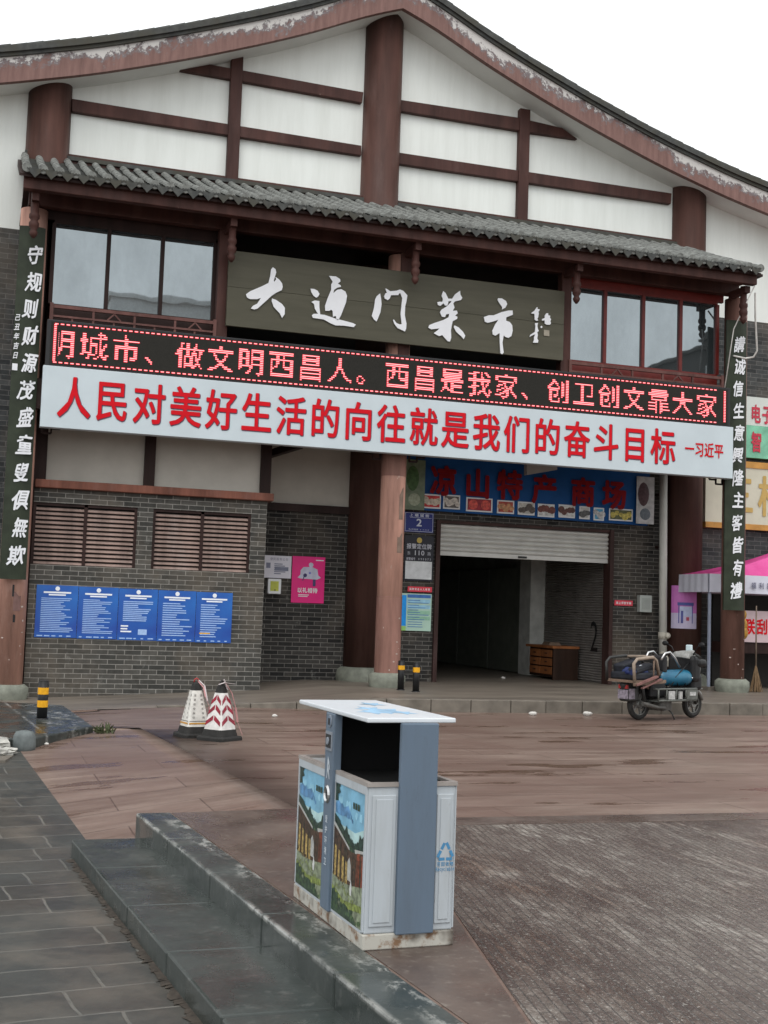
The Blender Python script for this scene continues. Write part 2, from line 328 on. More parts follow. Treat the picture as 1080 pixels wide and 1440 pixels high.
mb = MB(); mb.face([(-250, -120, -.5), (300, -120, -.5), (300, 400, -.5), (-250, 400, -.5)])
struct(mb.build('ground', M['plaza']))
ys = [-14, -6, 0, 3, 5, 7, 9, 9.9] + [9.9 + i * .35 for i in range(1, 17)] + [17, 18, 19, 19.9]
mb = MB()                                               # street pavement
for a, b in zip(ys, ys[1:]):
    def edge(y): return (xstep(y) + .06) if y <= 9.9 else xe(y)
    za, zb = zp(a), zp(b)
    xs = [0, .2, .4, .6, .8, 1]
    for p, q in zip(xs, xs[1:]):
        def X(y, s): return -9 + (edge(y) + 9) * s
        mb.face([(X(a, p), a, za), (X(a, q), a, za), (X(b, q), b, zb), (X(b, p), b, zb)], 0, True)
struct(mb.build('pavement', M['pavement']))
def zplaza(x, y):
    z = 0.0
    if y >= 9.9:
        e, f = xe(y), xfold(y)
        if x < f: z = zp(y) * max(0, min(1, (f - x) / (f - e)))
    if y > 17: z -= .09 * max(0, min(1, (3.5 - x) / 2.5)) * min(1, (y - 17) / 3)
    return z
mb = MB(); ys2 = [9.9 + i * .35 for i in range(30)] + [20.4]
def gridrow(y): return [xe(y) + (xfold(y) - xe(y)) * i / 6 for i in range(7)] + [3.5, 5, 7, 10, 14, 20, 40]
for a, b in zip(ys2, ys2[1:]):
    A, B = gridrow(a), gridrow(b)
    for i in range(len(A) - 1):
        mb.face([(A[i], a, zplaza(A[i], a)), (A[i + 1], a, zplaza(A[i + 1], a)), (B[i + 1], b, zplaza(B[i + 1], b)), (B[i], b, zplaza(B[i], b))], 0, True)
mb.face([(xup(9.9) + .27, 9.9, 0), (xup(-14) + .27, -14, 0), (40, -14, 0), (40, 9.9, 0)])
o = mb.build('plaza', M['plaza']); struct(o)
bm = bmesh.new(); bm.from_mesh(o.data); bmesh.ops.remove_doubles(bm, verts=bm.verts, dist=1e-4); bm.to_mesh(o.data); bm.free()
# the brown slab, the paver field and its border strip lie as thin sheets on the plaza
mb = MB(); mb.slab([(xup(10.02) + .275, 10.02), (2.7, 10.13), (3.24, 9.56), (2.2, 4.6), (2.06, 3.9)], .001, .004); struct(mb.build('slab_paving', M['brown']))
mb = MB(); mb.slab([(3.18, 9.2), (40, 8.3), (40, -6), (xup(-6) + .28, -6), (2.08, 3.88), (2.22, 4.6)], .001, .004); struct(mb.build('paver_field', M['pavers']))
mb = MB(); mb.slab([(3.25, 9.545), (40, 8.75), (40, 8.31), (3.19, 9.21)], .001, .005); struct(mb.build('paver_border', M['brown']))
# two stone steps down to the street
def block_run(name, x0f, x1f, y0, y1, z0, z1, L, wob):
    mb = MB(); y = y1; rnd = random.Random(3)
    while y > y0:
        yb = max(y0, y - L * rnd.uniform(.94, 1.06)); dz = rnd.uniform(-wob, wob); dx = rnd.uniform(-wob, wob)
        mb.slab([(x0f(y) + dx, y - .004), (x1f(y), y - .004), (x1f(yb), yb + .004), (x0f(yb) + dx, yb + .004)], z0, z1 + dz); y = yb
    return struct(mb.build(name, M['step'], bevel=.012, seg=2))
block_run('lower_step', xstep, lambda y: xup(y) + .1, -6, 9.82, -.5, -.15, 1.1, .005)
block_run('upper_step', xup, lambda y: xup(y) + .27, -6, 10.03, -.45, .006, 1.15, .003)

mb = MB(); rnd = random.Random(17); y = 9.7
while y > -3:
    yb = y - rnd.uniform(.03, .09); wd = rnd.uniform(.015, .07)
    mb.face([(xstep(y) - wd, y, zp(y) + .003), (xstep(y) + .02, y, zp(y) + .012), (xstep(yb) + .02, yb, zp(yb) + .012), (xstep(yb) - rnd.uniform(.015, .07), yb, zp(yb) + .003)]); y = yb
o = mb.build('dirt', plain('damp_soil', (.045, .036, .028), .8, .5, 20, bs=.5)); o['kind'] = 'stuff'
# raised platform in front of the market: kerb stones and floor
def zf(x): return -.1 if x < .9 else -.1 + (x - .9) * .2 / 4.3 if x < 5.2 else .1 + (x - 5.2) * .1 / 1.3 if x < 6.5 else .2
def yk(x): return 20.5 - (x - 2.6) * .55 / 3.9 if x < 6.5 else 19.75 - (x - 6.5) * .035 if x > 6.5 else 19.95
xsn = [-8, .0, .9, 2, 2.8, 3.5, 4.3, 5.2, 6.0, 6.5, 8, 10, 12, 14, 17, 26]
mb = MB()
for a, b in zip(xsn, xsn[1:]):
    ya = yk(a) if a > 2.5 else 20.3; yb = yk(b) if b > 2.5 else 20.3
    mb.face([(a, ya + .16, zf(a)), (b, yb + .16, zf(b)), (b, 37, zf(b)), (a, 37, zf(a))], 0, True)
for a, b in zip(xsn, xsn[1:]):
    if b <= 4.3:
        ya = yk(a) if a > 2.5 else 20.3; yb = yk(b) if b > 2.5 else 20.3
        mb.face([(a, ya - .25, zf(a) - .12), (b, yb - .25, zf(b) - .12), (b, yb + .16, zf(b)), (a, ya + .16, zf(a))], 0, True)
o = struct(mb.build('platform', M['floor']))
mb = MB(); x = 2.9; rnd = random.Random(5)
while x < 24:
    L = .72 * rnd.uniform(.9, 1.1); xb = x + L; za, zb = zf(x) + .012, zf(xb) + .012
    if za > .0:
        y0, y1 = yk(x), yk(xb); g = .006; d = rnd.uniform(-.008, .008)
        vs = [(x + g, y0 + d, -.4), (xb - g, y1 + d, -.4), (xb - g, y1 + .2, -.4), (x + g, y0 + .2, -.4), (x + g, y0 + d, za), (xb - g, y1 + d, zb), (xb - g, y1 + .2, zb), (x + g, y0 + .2, za)]
        mb.mesh(vs, [(0, 1, 5, 4), (1, 2, 6, 5), (2, 3, 7, 6), (3, 0, 4, 7), (4, 5, 6, 7)])
    x = xb
struct(mb.build('kerb', M['concrete'], bevel=.012))
mb = MB(); mb.slab([(-7, 14.6), (.74, 14.95), (1.52, 16.35), (1.36, 19.6), (.3, 20.32), (-7, 20.32)], -.4, .07)
struct(mb.build('paved_platform', M['step'], bevel=.015))

# ---------------------------------------------------------------- market hall
HALL = thing('market_hall', 'white gabled market hall with dark red timber frame and grey brick base', 'building', (7.9, 25, 0))
# roof profile (x, z of fascia underside), symmetric about 7.95
PC = 7.95
half = [(0, 14.5), (.9, 14.16), (1.6, 13.78), (2.95, 13.2), (4.5, 12.6), (6.3, 11.98), (8.2, 11.45), (10.5, 10.95), (13, 10.6)]
prof = [(PC - x, z) for x, z in reversed(half)] + [(PC + x, z) for x, z in half[1:]]
def zroof(x):
    x = abs(x - PC)
    for (a, za), (b, zb) in zip(half, half[1:]):
        if x <= b: return za + (zb - za) * (x - a) / (b - a)
    return half[-1][1]
def dense(n=90):
    return [(PC - 12.5 + 25.0 * i / n) for i in range(n + 1)]
def smoothz(x):  # a little smoothing of the polyline
    return sum(zroof(x + d) for d in (-.5, -.25, 0, .25, .5)) / 5 if abs(x - PC) > .55 else zroof(x)
mb = MB(); xs = dense(); YF = 24.25; L = 0
for a, b in zip(xs, xs[1:]):
    za, zb = smoothz(a), smoothz(b); h = .5; ds = math.hypot(b - a, zb - za)
    mb.face([(a, YF, za), (b, YF, zb), (b, YF, zb + h), (a, YF, za + h)], 0, False, [(L, 0), (L + ds, 0), (L + ds, 1), (L, 1)])
    mb.face([(a, YF + .12, za), (b, YF + .12, zb), (b, YF, zb), (a, YF, za)], 0, False, [(L, .1), (L + ds, .1), (L + ds, 0), (L, 0)])
    mb.face([(a, YF + .12, za), (a, YF + .12, za + h), (b, YF + .12, zb + h), (b, YF + .12, zb)], 0, False, [(L, 0)] * 4)
    L += ds
mb.build('fascia_board', M['fascia'], HALL, fix=False)
mb = MB(); rnd = random.Random(11)
pts = [(x, smoothz(x)) for x in xs]
for (a, za), (b, zb) in zip(pts, pts[1:]):              # roof shell, with a dark lip of tile over the fascia
    for (lo, hi, y0, y1) in ((.5, .57, YF - .05, 46), (.57, .68, YF - .1, 46)):
        mb.mesh([(a, y0, za + lo), (b, y0, zb + lo), (b, y0, zb + hi), (a, y0, za + hi), (a, y1, za + lo), (b, y1, zb + lo), (b, y1, zb + hi), (a, y1, za + hi)],
                [(0, 1, 2, 3), (4, 7, 6, 5), (0, 4, 5, 1), (3, 2, 6, 7)])
x = PC - 12.4
while x < PC + 12.4:                                     # edge tiles laid up the verge
    xb = x + .3; za, zb = smoothz(x) + .68, smoothz(xb) + .68; j = rnd.uniform(0, .008)
    mb.tube([(x, YF - .02, za - .02 + j), (xb, YF - .02, zb + j)], [.075, .068], 8); x = xb
mb.build('roof', M['tile'], HALL)
mb = MB()
for (a, za), (b, zb) in zip(pts, pts[1:]):
    mb.face([(a, YF + .12, za + .03), (b, YF + .12, zb + .03), (b, 25.02, zb + .03), (a, 25.02, za + .03)], 0, True)
mb.build('soffit', M['soffit'], HALL)
# gable wall: white above, brick below, openings left for the storey under the canopy
mb = MB()
def wallstrip(x0, x1, z0, y=25.0):
    n = max(2, int((x1 - x0) / .3))
    for i in range(n):
        a = x0 + (x1 - x0) * i / n; b = x0 + (x1 - x0) * (i + 1) / n
        mb.mesh([(a, y, z0), (b, y, z0), (b, y, smoothz(b) + .1), (a, y, smoothz(a) + .1)], [(0, 1, 2, 3)])
wallstrip(-4.5, .46, 8.9); wallstrip(.46, 15.4, 8.6); wallstrip(15.4, 20.4, 8.85)
mb.build('gable_wall', M['wall'], HALL)
mb = MB()
mb.box(-4.5, .46, 25.0, 25.25, -.2, 8.9); mb.build('upper_brick_wall', M['brickF'], HALL); mb = MB(); mb.box(15.8, 20.4, 25.0, 25.25, .1, 8.85)
mb.build('upper_brick_wall', M['brickF'], HALL)
mb = MB(); mb.box(-4.5, -4.3, 25, 46, -.2, 11); mb.box(20.2, 20.4, 25.25, 46, -.2, 11); mb.box(-4.3, 20.2, 45.8, 46, -.2, 11); mb.build('side_wall', M['wall'], HALL)
# timber frame on the gable
for poly in ([at(242, 97, 24.9), at(285, 89, 24.9), at(511, 130, 24.9), at(509, 145, 24.9)],
             [at(101, 139, 24.9), at(508, 205, 24.9), at(508, 219, 24.9), at(101, 157, 24.9)],
             [at(559, 140, 24.9), at(728, 165.5, 24.9), at(790, 180, 24.9), at(812, 196, 24.9), at(742, 186, 24.9), at(560, 156, 24.9)],
             [at(556, 214, 24.9), at(944, 272, 24.9), at(943, 287, 24.9), at(556, 230, 24.9)]):
    b = MB(); b.prism([(p.x, p.z) for p in poly], 24.88, 25.01); b.build('beam', M['wood'], HALL, bevel=.012)
b = MB(); b.box(.9, 15.2, 24.87, 25.01, 10.28, 10.52); b.build('beam', M['wood'], HALL, bevel=.012)
for x, zt in ((4.55, 13.12), (11.12, 13.03)):
    b = MB(); b.box(x - .125, x + .125, 24.85, 25.01, 10.3, zt); b.build('post', M['wood'], HALL, bevel=.012)
# three big rear pillars up to the roof
for x, zb in ((.85, 0), (7.78, .22), (15.42, .22)):
    b = MB(); zt = smoothz(x) + .25
    b.cyl((x, 25, zb), (x, 25, zt), .43, .42, 40); p = b.build('pillar', M['pillar'], HALL)
    s = MB(); s.lathe((x, 25, zb - .25), [(.5, 0), (.56, .16), (.58, .32), (.55, .46), (.47, .52)], 40); s.build('base_stone', M['stone'], p)
# front columns carrying the upper storey
M['colbrown'] = wood('brown_column_paint', (.19, .098, .078), (.42, .33, .29), .68, .6, .3); M['lowband'] = wood('lower_column_paint', (.24, .125, .1), (.5, .42, .38), .69, .6, .3)
def patch(b, x, y, r, a, z, w_, h_, m):
    n = 5; P = []
    for k in range(n + 1):
        t = a + w_ * (k / n - .5); P += [(x + r * math.sin(t), y - r * math.cos(t), z), (x + r * math.sin(t), y - r * math.cos(t), z + h_ * (1 + .15 * math.sin(7 * t + z)))]
    b.mesh(P, [(2 * k, 2 * k + 2, 2 * k + 3, 2 * k + 1) for k in range(n)], m)
for ci, (x, zb) in enumerate(((.62, -.12), (7.66, .2), (15.42, .2))):
    b = MB(); b.cyl((x, 23, zb + .2), (x, 23, 8.7), .25, .24, 32); p = b.build('column', M['colbrown'] if ci == 2 else M['faded'], HALL)
    if ci == 1:
        b = MB(); b.cyl((x, 23, zb + .25), (x, 23, 1.95), .2535, .2515, 32, caps=False); b.build('lower_paint', M['lowband'], p); b = MB(); b.cyl((x, 23, 4.3), (x, 23, 5.05), .2505, .2495, 32, caps=False); b.build('upper_paint', M['lowband'], p)
        b = MB(); patch(b, x, 23, .252, .45, 3.45, .42, .55, 0); patch(b, x, 23, .252, .42, 2.8, .5, .35, 0); b.build('repair_patch', plain('filler_patch', (.2, .14, .11), .8, .2, 6), p)
    rnd = random.Random(40 + ci)
    if ci == 0: RES = [plain('paper_residue', (.42, .34, .3), .7, .3, 20), plain('brown_patch', (.16, .09, .08), .7, .2, 8), M['black']]
    for k in range(7): b = MB(); patch(b, x, 23, .2565, rnd.uniform(-.8, .9), (.5, .62, .78, .9, 1.05, 1.25, 1.5)[k] + rnd.uniform(0, .1), rnd.uniform(.05, .22), rnd.uniform(.012, .035), 0); b.build('paper_residue', RES, p)
    if ci == 0:
        for args in ((.3, 1.45, .5, .3, 1), (.15, 1.25, .15, .12, 2), (.0, 1.7, .12, .18, 2)): b = MB(); patch(b, x, 23, .257, *args); b.build('paint_patch', RES, p)
    s = MB(); s.lathe((x, 23, zb - .3), [(.30, 0), (.34, .32), (.365, .42), (.36, .52), (.29, .58)], 36); s.build('base_stone', M['stone'], p)
# left brick room with two louvred openings
b = MB()
Z0 = -.3
for x0, x1, z0, z1 in ((.9, 5.2, Z0, 2.3), (.9, 5.2, 3.42, 3.68), (2.76, 3.05, 2.3, 3.42), (4.9, 5.2, 2.3, 3.42)): b.box(x0, x1, 23.2, 23.45, z0, z1)
b.box(4.95, 5.2, 23.45, 25, Z0, 3.68)
b.build('brick_wall', M['brickL'], HALL)
b = MB(); b.box(.9, 5.3, 23.08, 23.5, 3.681, 3.83); b.build('ledge_beam', M['ledge'], HALL, bevel=.015)
for x0, x1 in ((.9, 2.76), (3.05, 4.9)):
    f = MB(); ym = 23.26; f.box(x0, x1, 23.42, 23.45, 2.3, 3.42, 1)
    for a, c in ((x0, x0 + .05), (x1 - .05, x1), ((x0 + x1) / 2 - .03, (x0 + x1) / 2 + .03)): f.box(a, c, 23.225, 23.32, 2.3, 3.42)
    f.box(x0 + .05, x1 - .05, 23.225, 23.32, 3.37, 3.42); fr = f.build('louvre_window', [M['darkwood'], M['black']], HALL)
    s = MB(); xm = (x0 + x1) / 2
    for a, c in ((x0 + .05, xm - .03), (xm + .03, x1 - .05)):
        for k in range(13):
            z = 2.31 + k * .0815
            s.mesh([(a, 23.235, z), (c, 23.235, z), (c, 23.275, z + .048), (a, 23.275, z + .048), (a, 23.25, z - .008), (c, 23.25, z - .008), (c, 23.29, z + .04), (a, 23.29, z + .04)],
                   [(0, 1, 2, 3), (4, 7, 6, 5), (0, 4, 5, 1), (3, 2, 6, 7)])
    s.build('louvre_slats', wood('louvre_paint', (.26, .185, .16), grime=.2), fr)
# upper band of the left room: pale panels between dark posts
b = MB(); b.box(.9, 5.25, 23.6, 23.8, 3.83, 5.35); M['cream'] = plain('cream_panel', (.5, .47, .42), .85, .08, 2); b.build('upper_panel', M['cream'], HALL); b = MB(); b.box(5.25, 7.5, 25.0, 25.2, 3.8, 5.35); b.build('upper_panel', M['cream'], HALL)
b = MB()
for x in (1.0, 2.98, 5.22): b = MB(); b.box(x - .1, x + .1, 23.5, 23.6, 3.83, 5.35); b.build('panel_post', M['darkwood'], HALL)
b = MB(); b.box(.7, .9, 23.3, 25, -.2, 8.6); b.build('panel_post', M['darkwood'], HALL)
# recessed brick wall, wall by the door
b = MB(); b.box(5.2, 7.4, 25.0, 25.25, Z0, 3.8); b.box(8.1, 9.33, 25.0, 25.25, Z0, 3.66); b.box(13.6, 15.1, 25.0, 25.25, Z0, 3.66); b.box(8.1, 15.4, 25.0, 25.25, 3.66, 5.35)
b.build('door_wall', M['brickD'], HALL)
b = MB(); b.box(5.2, 7.4, 24.92, 25.0, 3.66, 3.82); b.build('lintel', M['darkwood'], HALL)
b = MB(); p = at(400, 632, 24.2); b.bar((p.x - .35, 24.6, p.z - .12), (p.x + .25, 23.9, p.z + .08), .16, .14); b.build('beam_end', M['darkwood'], HALL)
# upper storey floor and back, eave beam, posts
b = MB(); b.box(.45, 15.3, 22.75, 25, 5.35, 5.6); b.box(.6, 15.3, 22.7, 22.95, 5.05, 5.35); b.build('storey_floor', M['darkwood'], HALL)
b = MB(); b.box(.45, 15.35, 24.95, 25.02, 5.6, 8.62); b.box(.5, .7, 23.2, 25, 5.6, 9); b.build('veranda_wall', M['void'], HALL)  # veranda's deep shade is put into the wall colour
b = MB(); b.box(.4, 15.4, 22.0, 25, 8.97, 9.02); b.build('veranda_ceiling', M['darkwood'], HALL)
b = MB(); b.box(.38, 15.22, 21.94, 22.1, 8.76, 8.99); b.box(.5, 15.3, 22.7, 22.9, 8.72, 8.97); b.build('eave_beam', M['wood'], HALL, bevel=.012)
for x in (4.08, 7.7, 11.2):
    b = MB(); b.box(x - .11, x + .11, 22.72, 22.94, 5.6, 8.72); b.build('veranda_post', M['wood'], HALL, bevel=.01)
for x in (.6, 4.12, 7.72, 11.18, 15.1):                   # turned pendants under the eave
    b = MB(); b.lathe((x, 22.25, 7.98), [(.02, 0), (.06, .05), (.075, .1), (.05, .15), (.085, .2), (.09, .27), (.06, .32), (.09, .36), (.09, .42), (.07, .45), (.07, .8)], 12)
    b.box(x - .06, x + .06, 22.1, 22.72, 8.62, 8.76); b.build('pendant', M['wood'], HALL)
# upper windows
def window(x0, x1, n, z0, z1, y, mull):
    f = MB(); t = .06
    f.box(x0, x1, y, y + .08, z0 - t, z0); f.box(x0, x1, y, y + .08, z1, z1 + t)
    for k in range(n + 1):
        x = x0 + (x1 - x0) * k / n; f.box(x - .035, x + .035, y - .01, y + .09, z0, z1)
    f.box(x0, x1, y, y + .1, z0 - 1.3, z0 - t); f.box(x0 - .15, x1 + .15, y + .01, y + .1, z1 + t, z1 + .42)
    fo = f.build('window', mull, HALL)
    for k in range(n):
        a = x0 + (x1 - x0) * k / n + .035; c = x0 + (x1 - x0) * (k + 1) / n - .035; g = MB(); tw = random.uniform(-.004, .004)
        g.mesh([(a, y + .045 + tw, z0), (c, y + .045 - tw, z0), (c, y + .045 - tw, z1), (a, y + .045 + tw, z1)], [(0, 1, 2, 3)]); g.build('pane', M['glass'], fo)
window(.98, 3.95, 3, 7.03, 8.52, 22.98, M['darkwood']); window(11.32, 14.95, 4, 7.0, 8.54, 22.98, M['redpaint'])
# lattice balustrades
def balustrade(x0, x1, y, z):
    b = MB(); L = x1 - x0
    for dz, h in ((0, .06), (-.19, .035), (-.4, .035)): b.box(x0, x1, y - .03, y + .03, z + dz - h, z + dz)
    n = int(L / .62)
    for k in range(n + 1):
        x = x0 + L * k / n; b.box(x - .02, x + .02, y - .02, y + .02, z - 1.3, z - .06)
        if k < n:
            xm = x + L / n / 2; b.box(xm - .015, xm + .015, y - .015, y + .015, z - .4, z - .19)
            if k % 2: b.bar((xm - .12, y - .02, z - .19), (xm, y - .02, z - .07), .025); b.bar((xm + .12, y - .02, z - .19), (xm, y - .02, z - .07), .025)
    b.box(x0, x1, y - .02, y + .02, z - 1.35, z - 1.3)
    for x in (x0, x1): b.box(x - .03, x + .03, y - .035, y + .035, z - 1.3, z + .03)
    b.build('balustrade', wood('rail_paint', (.13, .06, .052)), HALL)
balustrade(1.0, 3.95, 22.72, 6.95); balustrade(11.3, 14.9, 22.72, 6.9)
# fretwork brackets under the floor beam
def fret(x, y, z, d):
    b = MB()
    for k in range(4):
        a = x + d * (.06 + k * .16); e = x + d * (.06 + (k + 1) * .16); h = .4 - k * .09
        b.bar((a, y, z), (a, y, z - h), .035); b.bar((a, y, z - h), (e, y, z - h), .035); b.bar((a, y, z - h * .5), (e, y, z - h * .5), .03); b.bar((e, y, z), (e, y, z - h), .03)
    b.bar((x, y, z), (x + d * .75, y, z), .04); b.build('bracket', M['darkwood'], HALL)
fret(.9, 22.95, 5.05, 1); fret(7.42, 22.95, 5.02, -1); fret(7.9, 22.95, 5.02, 1); fret(15.15, 22.95, 5.02, -1)
# pent roof of tiles between eave and gable wall
YE, ZE, YT, ZT = 21.8, 9.03, 24.98, 10.36
sl_ = (ZT - ZE) / (YT - YE)
def zs(y): return ZE + (y - YE) * sl_ + .05 * ((y - YE) / (YT - YE)) * ((y - YT) / (YT - YE)) * 2
b = MB(); b.mesh([(.3, YE + .05, ZE - .04), (15.25, YE + .05, ZE - .04), (15.25, YT, ZT - .06), (.3, YT, ZT - .06), (.3, YE + .05, ZE - .09), (15.25, YE + .05, ZE - .09), (15.25, YT, ZT - .2), (.3, YT, ZT - .2)],
                 [(0, 1, 2, 3), (4, 7, 6, 5), (0, 4, 5, 1), (1, 5, 6, 2), (3, 2, 6, 7), (0, 3, 7, 4)])
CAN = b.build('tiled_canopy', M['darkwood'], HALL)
NR = 54; pitch = (15.2 - .42) / NR; rnd = random.Random(2)
cov = MB(); pan = MB(); drip = MB()
for i in range(NR + 1):
    x = .42 + i * pitch; ns = 9
    for k in range(ns):                                   # half round cover tiles overlapping up the slope
        y0 = YE + (YT - YE) * k / ns; y1 = YE + (YT - YE) * (k + 1) / ns + .03; dx = rnd.uniform(-.008, .008); dz = rnd.uniform(-.006, .006)
        P = []; r0_, r1_ = .076, .066
        for (y, r) in ((y0, r0_), (y1, r1_)):
            for j in range(7):
                a = math.pi * j / 6; P.append((x + dx + r * math.cos(a), y, zs(y) + .045 + dz + r * math.sin(a)))
        cov.mesh(P, [(j, j + 1, j + 8, j + 7) for j in range(6)], 0, True)
        cov.mesh(P[:7], [(6, 5, 4, 3, 2, 1, 0)], 0)
    cov.cyl((x, YE - .02, zs(YE) + .05), (x, YE + .04, zs(YE) + .05), .082, .082, 12)      # round end cap
    if i < NR:
        xc = x + pitch / 2; nk = 22
        for k in range(nk):                               # stacked pan tiles in the valley
            y0 = YE - .03 + (YT - YE) * k / nk; y1 = y0 + (YT - YE) / nk + .05; lift = .03 + rnd.uniform(0, .012); wv = pitch / 2
            P = []
            for y, l in ((y0, lift), (y1, 0)):
                for j in range(5):
                    q = -1 + j / 2; P.append((xc + q * wv, y, zs(max(y, YE)) + l + .05 * q * q - .02 + (y - max(y, YE)) * sl_))
            pan.mesh(P, [(j, j + 1, j + 6, j + 5) for j in range(4)], 0, True)
            pan.mesh([P[0], P[1], P[2], P[3], P[4], (P[4][0], y0, P[4][2] - .03), (P[2][0], y0, P[2][2] - .03), (P[0][0], y0, P[0][2] - .03)], [(0, 7, 6, 1), (1, 6, 2), (2, 6, 3), (3, 6, 5, 4)], 0)
        zc = zs(YE) + .0
        drip.prism([(xc - .1, zc + .05), (xc - .09, zc - .03), (xc - .04, zc - .08), (xc, zc - .125), (xc + .04, zc - .08), (xc + .09, zc - .03), (xc + .1, zc + .05), (xc, zc + .01)], YE - .05, YE - .025)
cov.build('cover_tiles', M['tilecap'], CAN); pan.build('pan_tiles', M['tile'], CAN, fix=False); drip.build('drip_tiles', M['tile'], CAN)
b = MB(); b.box(.42, 15.3, YT - .16, YT - .02, ZT + .02, ZT + .1); b.build('ridge_course', M['tile'], CAN)
# entrance: passage behind the half lowered roller shutter
b = MB()
b.box(9.05, 9.3, 25.26, 36, .19, 3.8); b.box(9.05, 13.9, 36, 36.2, .19, 3.8); b.box(9.05, 14, 25.26, 36.2, 3.8, 3.95); b.box(13.62, 13.9, 29.1, 36, .19, 3.8)
b.build('passage_wall', plain('passage_plaster', (.26, .26, .24), .85, .3, 2), HALL)
b = MB(); b.box(13.2, 13.6, 28.45, 29.1, .2, 3.79); b.build('passage_pillar', plain('dirty_white_plaster', (.5, .5, .47), .8, .2, 3), HALL)
b = MB()
for k in range(60):
    z = .22 + k * .058; b.mesh([(13.62, 25.3, z), (13.62, 28.44, z), (13.575, 28.44, z + .02), (13.575, 25.3, z + .02), (13.62, 28.44, z + .058), (13.62, 25.3, z + .058)], [(0, 1, 2, 3), (3, 2, 4, 5)])
b.box(13.63, 13.7, 25.3, 28.44, .2, 3.79); b.build('inner_shutter', plain('grey_shutter', (.22, .2, .185), .5, .2, 3), HALL)
M['gdoor'] = plain('dark_green_door', (.13, .14, .115), .5, .2, 3)
for k in range(3): b = MB(); b.box(13.3, 13.58, 29.12 + k * 2.25, 31.3 + k * 2.25, .22, 2.9); b.build('metal_door', M['gdoor'], HALL)
b = MB(); b.box(9.33, 9.42, 24.93, 25.24, .18, 3.66); b.box(13.51, 13.6, 24.93, 25.24, .18, 3.66); b.box(9.42, 13.51, 24.96, 25.2, 3.6, 3.66); b.build('door_frame', wood('door_frame_paint', (.05, .025, .022)), HALL)
b = MB(); n = 6; zt, zb = 3.6, 3.0
for k in range(n):
    z = zb + (zt - zb) * k / n; h = (zt - zb) / n; pr = []
    for j in range(6):
        a = math.pi * j / 5; pr.append((25.085 - .055 * math.sin(a) ** .7, z + h * j / 5))
    vs = [(x, y, zz) for x in (9.42, 13.51) for y, zz in pr]; b.mesh(vs, [(j, j + 1, j + 7, j + 6) for j in range(5)], 0, True)
b.box(9.42, 13.51, 25.05, 25.1, zb - .09, zb); b.box(11.3, 11.5, 25.02, 25.05, zb - .07, zb - .03, 1); b.build('roller_shutter', [plain('shutter_metal', (.52, .51, .48), .45, .12, 2), M['black']], HALL)

# ---------------------------------------------------------------- blocks across the street, seen mirrored in the upper windows
def far_block(label, x0, x1, y0, h, wallm, cols, rows, chim):
    t = thing('apartment_block', label, 'building', ((x0 + x1) / 2, y0, -.5)); b = MB(); b.box(x0, x1, y0 - 12, y0, -.5, h); b.box(x0 - .3, x1 + .3, y0 - 12.3, y0 + .3, h, h + .35); b.build('wall', wallm, t)
    W = (x1 - x0) / cols; first = None
    for i in range(cols):
        for j in range(rows):
            x = x0 + W * (i + .5); z = h - 2.4 - j * 3.0
            if first is None:
                b = MB(); b.box(x - W * .36, x + W * .36, y0, y0 + .12, z - .9, z + .9); first = b.build('window', M['white'], t); g = MB()
                for q in (-1, 1): g.box(x + q * W * .17 - W * .15, x + q * W * .17 + W * .15, y0 + .12, y0 + .14, z - .75, z + .75)
                pane = g.build('pane', M['void'], first); fx, fz = x, z
            else:
                c = first.copy(); COL.objects.link(c); c.parent = t; c.location = (x - fx, 0, z - fz) + Vector((0, 0, 0)) if False else Vector(first.location) + Vector((x - fx, 0, z - fz)); d = pane.copy(); COL.objects.link(d); d.parent = c
    if chim: b = MB(); b.box(x0 + 2, x0 + 3.4, y0 - 3, y0 - 1, h + .35, h + 2.4); b.box(x0 + 1.8, x0 + 3.6, y0 - 3.2, y0 - .8, h + 1.6, h + 1.9); b.build('chimney', wallm, t)
far_block('pale apartment block behind the camera, mirrored in the left upper windows', 9.5, 24, -50, 25.2, plain('far_pale_wall', (.78, .79, .78), .8), 5, 4, False)
far_block('dark stepped block behind the camera, mirrored in the rightmost upper window', 62.5, 74, -50, 26.4, plain('far_dark_wall', (.06, .055, .05), .8), 4, 3, True)
